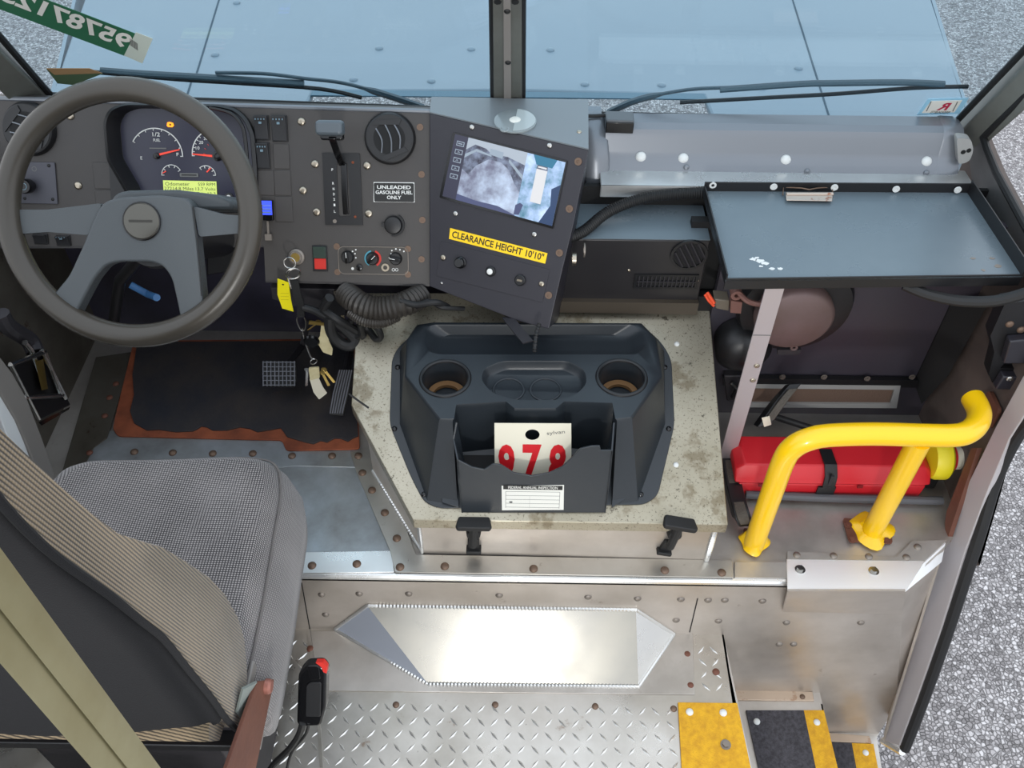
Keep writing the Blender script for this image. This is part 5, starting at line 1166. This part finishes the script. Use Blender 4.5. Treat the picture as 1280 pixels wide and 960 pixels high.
def meshsleeve(name, label, pts, w, t):
    th = thing(name, label, 'cushioned strap'); g = G(); q = catmull([V3(p) for p in pts], 6)
    g.strip(q, w, t, (1, .1, 0)); g.obj('core', 'black_plastic', th, bevel=.002)
    g = G(); g.strip([p+V3((0, -t*.45, t*.35)) for p in q[2:-2]], w*.7, t*.4, (1, .1, 0)); g.obj('mesh_face', 'mesh_grey', th, bevel=.001); return th
m1 = meshsleeve('mesh_strap', 'mesh-covered grip leaning against the firewall vent above the red case', [P(992, 480, y=1.45), P(975, 500, y=1.42), P(952, 532, y=1.38)], .03, .03)
g = G(); a, b = P(953, 524, y=1.36), P(965, 532, y=1.35); F = VY(1.355); g.prism(F, F.px([(952, 522), (962, 520), (964, 530), (955, 533)]), 0, .002); g.obj('white_patch', 'cream', m1)
g = G(); g.tube([P(960, 518, y=1.42), P(985, 526, y=1.42), P(1010, 534, y=1.41), P(1030, 540, y=1.40)], .008, 10, smooth=4); g.obj('lead', 'rubber', m1)
meshsleeve('mesh_strap', 'mesh-covered strap wedged between the engine cover and the yellow post', [P(910, 566, y=1.36), P(915, 600, y=1.28), P(925, 640, z=ZP+.05), P(932, 655, z=ZP+.03)], .035, .022)

# ------------------------------------------------------------------ yellow handrail
hr = thing('handrail', 'bright yellow tubular handrail on two posts beside the doorway', 'handrail')
zr = .625; b1 = P(941, 683, z=ZP); b2 = P(1088, 668, z=ZP)
def V(x, y, z): return V3((x, y, z))
pth = [V(b1.x, b1.y, ZP+.004), V(b1.x, b1.y, ZP+.2), V(b1.x+.001, b1.y, zr-.07), V(b1.x+.012, b1.y, zr-.03), V(b1.x+.035, b1.y, zr-.008), V(b1.x+.07, b1.y+.003, zr), P(1090, 542.5, z=zr), P(1150, 544, z=zr), P(1188, 544.5, z=zr), P(1208, 541, z=zr), P(1221, 530, z=zr-.003), P(1224, 515, z=zr-.006), P(1216, 498, z=zr-.01)]
g = G(); g.tube(pth, .0225, 20, smooth=6); g.obj('rail', 'yellow_rail', hr)
tp2 = P(1160, 552, z=zr)
g = G(); g.tube([V(b2.x, b2.y, ZP+.004), P(1150, 550, z=zr-.015)], .0225, 20); g.obj('post', 'yellow_rail', hr)
g = G(); g.prism(HP, rpoly(HP.px([(928, 663), (952, 668), (953, 690), (932, 689)]), .006), .006, .011); g.obj('base_plate', 'rust_dark', hr)
g = G(); g.prism(HP, rpoly(HP.px([(1052, 650), (1108, 655), (1115, 682), (1060, 679)]), .008), .004, .009); bpl = g.obj('base_plate', 'rust_dark', hr)
for c, r, pl in ((b1, .032, None), (b2, .046, bpl)):
    g = G(); g.loft([[V3((c.x+k*rr*math.cos(t)*(1+.22*math.sin(3*t+1)), c.y+.004+k*rr*math.sin(t)*(1+.15*math.cos(4*t)), z)) for t in [i*2*math.pi/28 for i in range(28)]] for k, rr, z in ((1, r, ZP+.009), (.9, r, ZP+.013), (1, .026, ZP+.02), (1, .0232, ZP+.03))]); g.obj('painted_weld', 'yellow_rail', hr)
screws('bolt', 'hex', hr, HP, [(942, 686), (1065, 675), (1108, 676), (1060, 656)], .007, 'rust_dark', n=.011)
mf = MATS['yellow_rail']
g = G(); F = Frame(P(1228, 512, x=.975), (0, -1, 0), (0, 0, 1)); g.prism(F, rrect(-.03, -.03, .03, .03, .01), -.02, -.012); g.obj('wall_flange', 'rust_dark', hr)

# door latch bracket upper right
dl = thing('door_latch_bracket', 'black door latch bracket with rectangular opening beside the tray shelf', 'door latch')
F = Frame((.955, 0, 0), (0, -1, 0), (0, 0, 1)); F = VY(1.30)
g = G(); oq = F.px([(1256, 380), (1300, 374), (1300, 430), (1272, 480), (1240, 478), (1236, 468), (1243, 440), (1238, 420)]); iq = F.px([(1262, 448), (1284, 446), (1284, 462), (1250, 460)])
g.holed(F, oq, [(iq, .012, True)], 0, -.03); g.obj('bracket', 'black_plastic', dl)
g = G(); g.prism(F, F.px([(1258, 418), (1300, 414), (1300, 446), (1250, 446)]), 0, .02); g.obj('block', 'dash_box', dl, bevel=.003)
g = G(); g.prism(F, F.px([(1250, 462), (1290, 464), (1280, 480), (1240, 478)]), 0, .02); g.obj('lower_block', 'dash_box', dl, bevel=.003)
screws('bolt', 'screw', dl, F, [(1262, 473)], .007, 'steel', n=.02); screws('bolt', 'dome', dl, F, [(1262, 405), (1276, 412)], .008, 'rusty_rivet')
g = G(); g.tube([P(1130, 356, y=1.36), P(1160, 368, y=1.34), P(1200, 376, y=1.32), P(1245, 376, y=1.30), P(1290, 364, y=1.29)], .011, 10, smooth=5); o = g.obj('door_cable', 'rubber'); tag(o, 'thick black cable drooping below the right end of the tray shelf', 'cable')

# ------------------------------------------------------------------ wipers and stickers (outside / on the glass)
def wiper(name, label, arm, blade, hook):
    th = thing(name, label, 'wiper', 'windshield wipers'); n = -.03
    def w(p, k=n): return WS.pt(*WS.uv(p[0], p[1], k), k)
    g = G(); g.tube([w(p) for p in arm], lambda t: .0065+.006*(t < .3), 8, smooth=4, flat=.6); g.obj('arm', mat('wiper_grey', (70, 84, 92), .4) if 'wiper_grey' not in MATS else 'wiper_grey', th)
    g = G(); g.tube([w(p, -.022) for p in blade], .0045, 6, smooth=4); g.obj('blade', 'gasket', th)
    g = G(); g.tube([w(p, -.026) for p in hook], .007, 8, smooth=3); g.obj('blade_holder', 'wiper_grey', th)
wiper('windshield_wiper', 'dark wiper lying behind the steering wheel along the left windshield base', [(528, 134), (480, 118), (430, 104), (380, 98), (330, 92), (270, 91)], [(118, 90), (220, 99), (300, 104), (400, 111), (452, 122)], [(126, 88), (180, 92), (250, 96), (330, 101), (380, 104)])
wiper('windshield_wiper', 'dark wiper reaching right from the centre post along the right windshield base', [(762, 140), (800, 124), (860, 112), (920, 109), (975, 105), (1015, 104)], [(850, 128), (960, 122), (1050, 117), (1140, 110), (1210, 108)], [(900, 112), (1000, 105), (1040, 104), (1125, 103), (1180, 105)])
def gst(name, label, cat, q, m):
    th = thing(name, label, cat); g = G(); g.prism(WS, WS.px(q, .0015), .0015, .0022); g.obj('film', m, th); return th
t = gst('number_sticker', 'long green windshield sticker with mirrored white digits in the top left corner', 'sticker', [(3, -22), (170, 42), (157, 70), (-14, 6)], 'green_sticker')
g = G(); g.prism(WS, WS.px([(170, 40), (191, 48), (178, 79), (155, 69)], .0018), .0018, .0025); g.obj('barcode_end', 'pale_sticker', t)
A = WS.uv(-8, 1.5, .002); B = WS.uv(157, 65, .002); C2 = WS.uv(166, 44, .002)
F = WS.at(A[0], A[1], math.atan2(B[1]-A[1], B[0]-A[0])); Lw = math.hypot(B[0]-A[0], B[1]-A[1]); hh = math.hypot(C2[0]-B[0], C2[1]-B[1])
text('digits', t, F, '95787125', Lw*.02, hh*.18, Lw*.985, hh*.98, 'white_label', n=.003, mirror=True, bold=.03)
g = G()
for i in range(7): p = WS.uv(163+1.6*i*.9, 52+1.0*i, .002); f = WS.at(*p, rad(-20)); g.box(f, -.0008, .0004, -.012, .012, .0026, .003)
g.obj('barcode', 'ink_grey', t)
t = gst('parking_sticker', 'small dark green and brown sticker at the lower left windshield corner', 'sticker', [(58, 86), (112, 86), (128, 92), (92, 106), (72, 104)], mat('sticker_green', (70, 92, 66), .5))
g = G(); g.prism(WS, WS.px([(58, 85), (112, 85), (128, 91), (68, 93)], .0018), .0022, .003); g.obj('brown_band', mat('sticker_tan', (150, 120, 84), .6), t)
t = gst('registration_sticker', 'small white sticker with a mirrored red letter R by the right corner post', 'sticker', [(1160, 123.5), (1211, 122), (1199, 142), (1146, 143.5)], mat('sticker_blue', (150, 200, 226), .5))
g = G(); g.prism(WS, WS.px([(1164, 126), (1203, 125), (1193, 140), (1152, 141)], .002), .0022, .0028); g.obj('white_field', 'white_label', t)
a, b = WS.uv(1170, 136), WS.uv(1190, 127); text('letter', t, WS, 'R', a[0], a[1], b[0], b[1], mat('sticker_red', (180, 40, 70), .5), n=.0034, mirror=True, bold=.03)
a, b = WS.uv(1162, 140), WS.uv(1188, 137.3); text('lettering', t, WS, '10 MASSACHUSETTS'[3:], a[0], a[1], b[0], b[1], 'ink_black', n=.0034, mirror=True)
g = G()
for x in (1160, 1193):
    p, q_ = WS.uv(x+4, 127, .003), WS.uv(x-2, 139, .003); g.prism(WS, [(p[0]-.001, p[1]), (p[0]+.001, p[1]), (q_[0]+.001, q_[1]), (q_[0]-.001, q_[1])], .003, .0034)
g.obj('bars', 'ink_grey', t)

# ------------------------------------------------------------------ driver seat
se = thing('driver_seat', 'driver seat with grey tweed cushion, woven side bolster and black backrest cover', 'driver seat')
zs = .62
ol = H(zs).px([(62, 606), (78, 588), (110, 578), (200, 577), (300, 573), (335, 577), (346, 590), (348, 620), (341, 660), (328, 740), (310, 830), (296, 880)])
xl_, yb_ = ol[0][0]-.01, .60
ol = [(xl_, yb_)]+[(ol[0][0]-.005, ol[0][1]-.04)]+ol
ol[-1] = (ol[-1][0], .60)
ol = rpoly(ol, .02, 3); ccx = sum(p[0] for p in ol)/len(ol); ccy = sum(p[1] for p in ol)/len(ol)
def sc2(k, z, dx=0, dy=0): return [V3((ccx+(x-ccx)*k+(dx if x > ccx else 0), ccy+(y-ccy)*k+(dy if y > ccy else 0), z)) for x, y in ol]
g = G(); g.loft([sc2(.98, .455), sc2(1.0, .47, .028, .012), sc2(1.0, .52, .03, .014), sc2(1.0, .58, .018, .010), sc2(.995, .612, .004, .004), sc2(.97, .630), sc2(.88, .640), sc2(.6, .638), sc2(.2, .634)], True, True)
cu3 = g.obj('cushion', 'seat_weave', se, ang=70)
g = G(); lp = sc2(.992, .618, .006, .005); g.tube([p for p in lp if p.x > ccx+.1 or p.y > ccy+.1], .0022, 6); g.obj('piping', mat('piping_grey', (100, 96, 94), .9), cu3)
fr_ = [(.585, .60), (.635, .655), (.661, .70), (.668, .75), (.662, .82), (.645, .894), (.612, .985), (.582, 1.064), (.548, 1.13), (.522, 1.182), (.498, 1.26), (.482, 1.321), (.462, 1.406), (.45, 1.46)]
bk2 = [(.42, 1.47), (.420, 1.41), (.424, 1.353), (.439, 1.267), (.469, 1.152), (.49, 1.06), (.506, .989), (.517, .891), (.53, .78), (.536, .70), (.545, .64)]
ring_ = fr_+bk2; my = sum(p[0] for p in ring_)/len(ring_); mz = sum(p[1] for p in ring_)/len(ring_)
g = G(); st2 = [(-.404, .95), (-.408, .985), (-.418, 1.0), (-.45, 1.0), (-.5, .985), (-.65, .97), (-.8, .985), (-.85, 1), (-.882, 1), (-.892, .985), (-.896, .95)]
loops = []
for x, k in st2:
    L = []
    for i, (y, z) in enumerate(ring_):
        # thickness direction only, so that the shape stays full height
        yc = (my-.02)-(z-mz)*.12
        L.append(V3((x, yc+(y-yc)*k, mz+(z-mz)*(1 if k > .96 else .995))))
    loops.append(L)
g.loft(loops); bkr = g.obj('backrest', 'bolster_weave', se, ang=60)
bc = [(.46, 1.475)]+bk2[:-1]
g = G(); g.loft([[V3((x, y-d+o_, z)) for y, z in bc]+[V3((x, y+.012, z)) for y, z in reversed(bc)] for x, d, o_ in ((-.4075, .0, .004), (-.412, .010, 0), (-.44, .020, 0), (-.55, .03, 0), (-.65, .033, 0), (-.75, .03, 0), (-.86, .02, 0), (-.89, .01, 0), (-.894, .0, .004))]); g.obj('back_cover', 'seat_back', bkr, ang=60)
g = G(); g.loft([[V3((x, .512, .715)), V3((x, .500, .70)), V3((x, .520, .655)), V3((x, .545, .65)), V3((x, .545, .71))] for x in (-.42, -.55, -.75, -.88)]); g.obj('hem_band', 'bolster_weave', bkr, ang=60)
g = G(); g.tube([V3((-.405, y-.002, z)) for y, z in bk2[1:]], .0045, 8, smooth=3); g.obj('edge_piping', 'seat_back', bkr)
# loose flap at the corner
g = G(); a = [P(296, 892, x=-.40), P(304, 862, x=-.39), P(322, 853, x=-.385), P(326, 870, x=-.39), P(316, 885, x=-.395), P(300, 897, x=-.40)]; g.extr(a, (-.003, .003, 0)); g.obj('loose_flap', mat('flap_grey', (130, 138, 134), .5), se)
# frame under the seat
g = G(); F = VY(.575); g.box(F, -.90, -.415, .60, .64, 0, -.02); g.box(F, -.90, -.43, .56, .585, .002, -.02); g.obj('rear_frame', 'dark_steel', se, bevel=.002)
g = G(); g.box(VY(.57), -.86, -.46, .583, .603, .008, -.002); g.obj('spring_bar', 'rust_dark', se, bevel=.002)
g = G(); g.box(VY(.56), -.92, -.395, .535, .556, .01, -.02); g.obj('cross_bar', 'black_plastic', se, bevel=.002)
g = G(); g.box(VXR(-.41), -.66, -.575, .48, .62, -.004, .0); g.obj('side_bracket', 'gray_paint', se, bevel=.001)
g = G(); g.box(H(0), -.84, -.50, .62, .98, .03, .46); g.obj('pedestal', 'dark_steel', se, bevel=.01)
rr = thing('seat_rail', 'rusty brown upright seat rail plate with a pin beside the buckle', 'seat rail')
xq = -.385; a = [P(322, 852, x=xq), P(343, 849, x=xq), P(315, 985, x=xq), P(275, 985, x=xq)]
g = G(); g.extr(a, (-.006, 0, 0)); g.obj('plate', 'rust_dark', rr, bevel=.001)
g = G(); F = Frame(P(332, 858, x=xq), (0, 1, 0), (0, 0, 1)); g.lathe(F, 0, 0, [(.012, 0), (.012, .006), (.009, .01)], 18); g.obj('pin', mat('pin_rose', (150, 100, 88), .5, .4), rr)

# buckle
bu_ = thing('seat_belt_buckle', 'black seat belt buckle with a red release button on a cable stalk', 'seat belt buckle')
BF = Frame(P(392, 868, z=.46), (1, -.05, 0), (.0, .45, .89))
def bq(pts, n=0): return BF.px(pts, n)
g = G(); o_ = rpoly(bq([(375, 838), (384, 828), (404, 827), (410, 834), (409, 880), (403, 902), (378, 903), (373, 898)]), .006)
g.prism(BF, o_, -.014, .012); bb = g.obj('housing', 'black_gloss', bu_, bevel=.004, seg=3)
g = G(); g.prism(BF, rpoly(bq([(394, 828), (404, 828), (409, 834), (408.5, 842), (404, 840), (402, 834)], .012), .002), .002, .0125); g.obj('release_button', 'red_button', bb)
g = G(); g.prism(BF, rpoly(bq([(383, 856), (388, 852), (402, 852), (401, 895), (382, 895)], .012), .004), .012, .0145); g.obj('front_pad', 'black_plastic', bb, bevel=.0015)
g = G(); g.prism(BF, rpoly(bq([(384, 832), (399, 832), (401, 848), (388, 850)], .012), .003), .012, .0142); g.obj('latch_shroud', 'black_gloss', bb, bevel=.0012)
g = G(); g.tube([P(379, 903, z=.42), P(373, 920, z=.36), P(360, 938, z=.28), P(340, 958, z=.2), P(325, 985, z=.1)], .0062, 8, smooth=5); g.obj('stalk', 'rubber', bu_)
g = G(); g.tube([P(386, 903, z=.42), P(382, 918, z=.36), P(366, 938, z=.28), P(359, 960, z=.2), P(358, 985, z=.1)], .0028, 8, smooth=5); g.obj('wire', 'rubber', bu_)

# ------------------------------------------------------------------ partition post and things at bottom left
pp = thing('partition_post', 'dull yellow-green aluminium channel post crossing the lower left corner', 'post')
A_ = P(188, 960, y=.335); B_ = P(118, 960, y=.295); d_ = B_-A_
def pq(t, o): return (A_.x+d_.x*t-.0*o, A_.y+d_.y*t-o)
g = G(); pr = [pq(0, -.01), pq(0, 0), pq(.05, .004), pq(.40, .002), pq(.43, -.03), pq(.78, -.03), pq(.84, .003), pq(1, .002), pq(1.02, -.01)]
g.loft([[V3((x, y, z)) for x, y in pr] for z in (0.004, 2.0)]); g.obj('channel', 'post_alu', pp, ang=20)
hl = thing('storage_box', 'black box in the shadow behind the corner post, with a yellow-green top edge', 'box')
g = G(); g.box(H(.5), -.95, -.45, .335, .36, 0, .012); g.obj('top_edge', 'post_alu', hl, bevel=.002)
g = G(); g.box(H(.0), -.95, -.45, .10, .36, .01, .5); g.obj('body', 'black_matte', hl, bevel=.006)

# left hand door latch box
lb = thing('door_lock_box', 'black box with bright steel rails on the left wall beside the seat', 'door lock')
F = VXL(-1.0)
def L(p, x=-1.0): return P(*p, x=x)
g = G(); g.loft([[L((13, 456)), L((56, 440)), L((88, 506)), L((48, 526))], [L((13, 456), -1.04), L((56, 440), -1.04), L((88, 506), -1.04), L((48, 526), -1.04)]]); bx_ = g.obj('body', 'black_plastic', lb, bevel=.002)
for a, b in (((13, 456), (56, 440)), ((52, 438), (82, 498)), ((56, 441), (76, 494)), ((30, 497), (78, 494)), ((13, 456), (48, 524))):
    g = G(); g.tube([L(a, -.992), L(b, -.992)], .005, 8); g.obj('rail', 'steel', bx_)
g = G(); g.loft([[L((44, 452), -.99), L((54, 449), -.99), L((60, 486), -.985), L((52, 488), -.985)], [L((44, 452), -.999), L((54, 449), -.999), L((60, 486), -.999), L((52, 488), -.999)]]); g.obj('lever', 'brass', bx_)
g = G(); g.tube([L((0, 392), -1.02), L((10, 408), -1.02), L((36, 425), -1.02), L((44, 440), -1.01)], .018, 10, smooth=4); g.obj('hinge_arm', 'dark_steel', lb)
g = G(); g.tube([L((31, 428)), L((38, 436)), L((50, 468))], .006, 8); g.obj('rod', 'steel', lb)
g = G(); g.loft([[L((48, 528)), L((88, 508)), L((86, 512)), L((52, 532))], [L((48, 528), -1.05), L((88, 508), -1.05), L((86, 512), -1.05), L((52, 532), -1.05)]]); g.obj('foot', 'black_gloss', lb)

g = G(); g.tube([P(436, 492, y=1.30), P(448, 501, y=1.29), P(461, 510, y=1.28)], .0022, 6); tag(g.obj('loose_wire', 'rubber'), 'short stiff black wire sticking out over the left edge of the engine cover', 'wire')
# ------------------------------------------------------------------ light
w = bpy.data.worlds.new('sky'); SC.world = w; w.use_nodes = True; nt = w.node_tree; bg = nt.nodes['Background']
tc = nt.nodes.new('ShaderNodeTexCoord'); sx = nt.nodes.new('ShaderNodeSeparateXYZ'); nt.links.new(tc.outputs['Generated'], sx.inputs[0])
rp = nt.nodes.new('ShaderNodeValToRGB'); nt.links.new(sx.outputs['Z'], rp.inputs[0])
rp.color_ramp.elements[0].color = (.80, .82, .84, 1); rp.color_ramp.elements[0].position = 0
rp.color_ramp.elements[1].color = (.84, .91, 1.0, 1); rp.color_ramp.elements[1].position = .6
nt.links.new(rp.outputs[0], bg.inputs['Color']); bg.inputs['Strength'].default_value = 1.65
def area(name, loc, rot, sx_, sy_, e, col=(1, 1, 1)):
    l = bpy.data.lights.new(name, 'AREA'); l.shape = 'RECTANGLE'; l.size = sx_; l.size_y = sy_; l.energy = e; l.color = col
    o = bpy.data.objects.new(name, l); COL.objects.link(o); o.location = loc; o.rotation_euler = [rad(a) for a in rot]; return o
_p = P(640, 835, y=.90); _n = (bl-tl).cross(tr-tl).normalized(); _n = _n if _n.z > 0 else -_n
_p = P(640, 838, z=.02); _v = (_p-CAM).normalized(); _r = _v-2*_v.dot(_n)*_n; _l = _p+_r*2.0
print('lamp', _l)
area('added_highlight_lamp', _l, [math.degrees(k) for k in _r.to_track_quat('Z', 'Y').to_euler()], .12, .12, 12, (1, .98, .94))  # unseen lamp, added where its mirror image makes the wedge plate's hotspot
relocate()
vs = SC.view_settings; vs.view_transform = 'Standard'; vs.look = 'None'; vs.gamma = 1; vs.use_curve_mapping = False; vs.exposure = 0
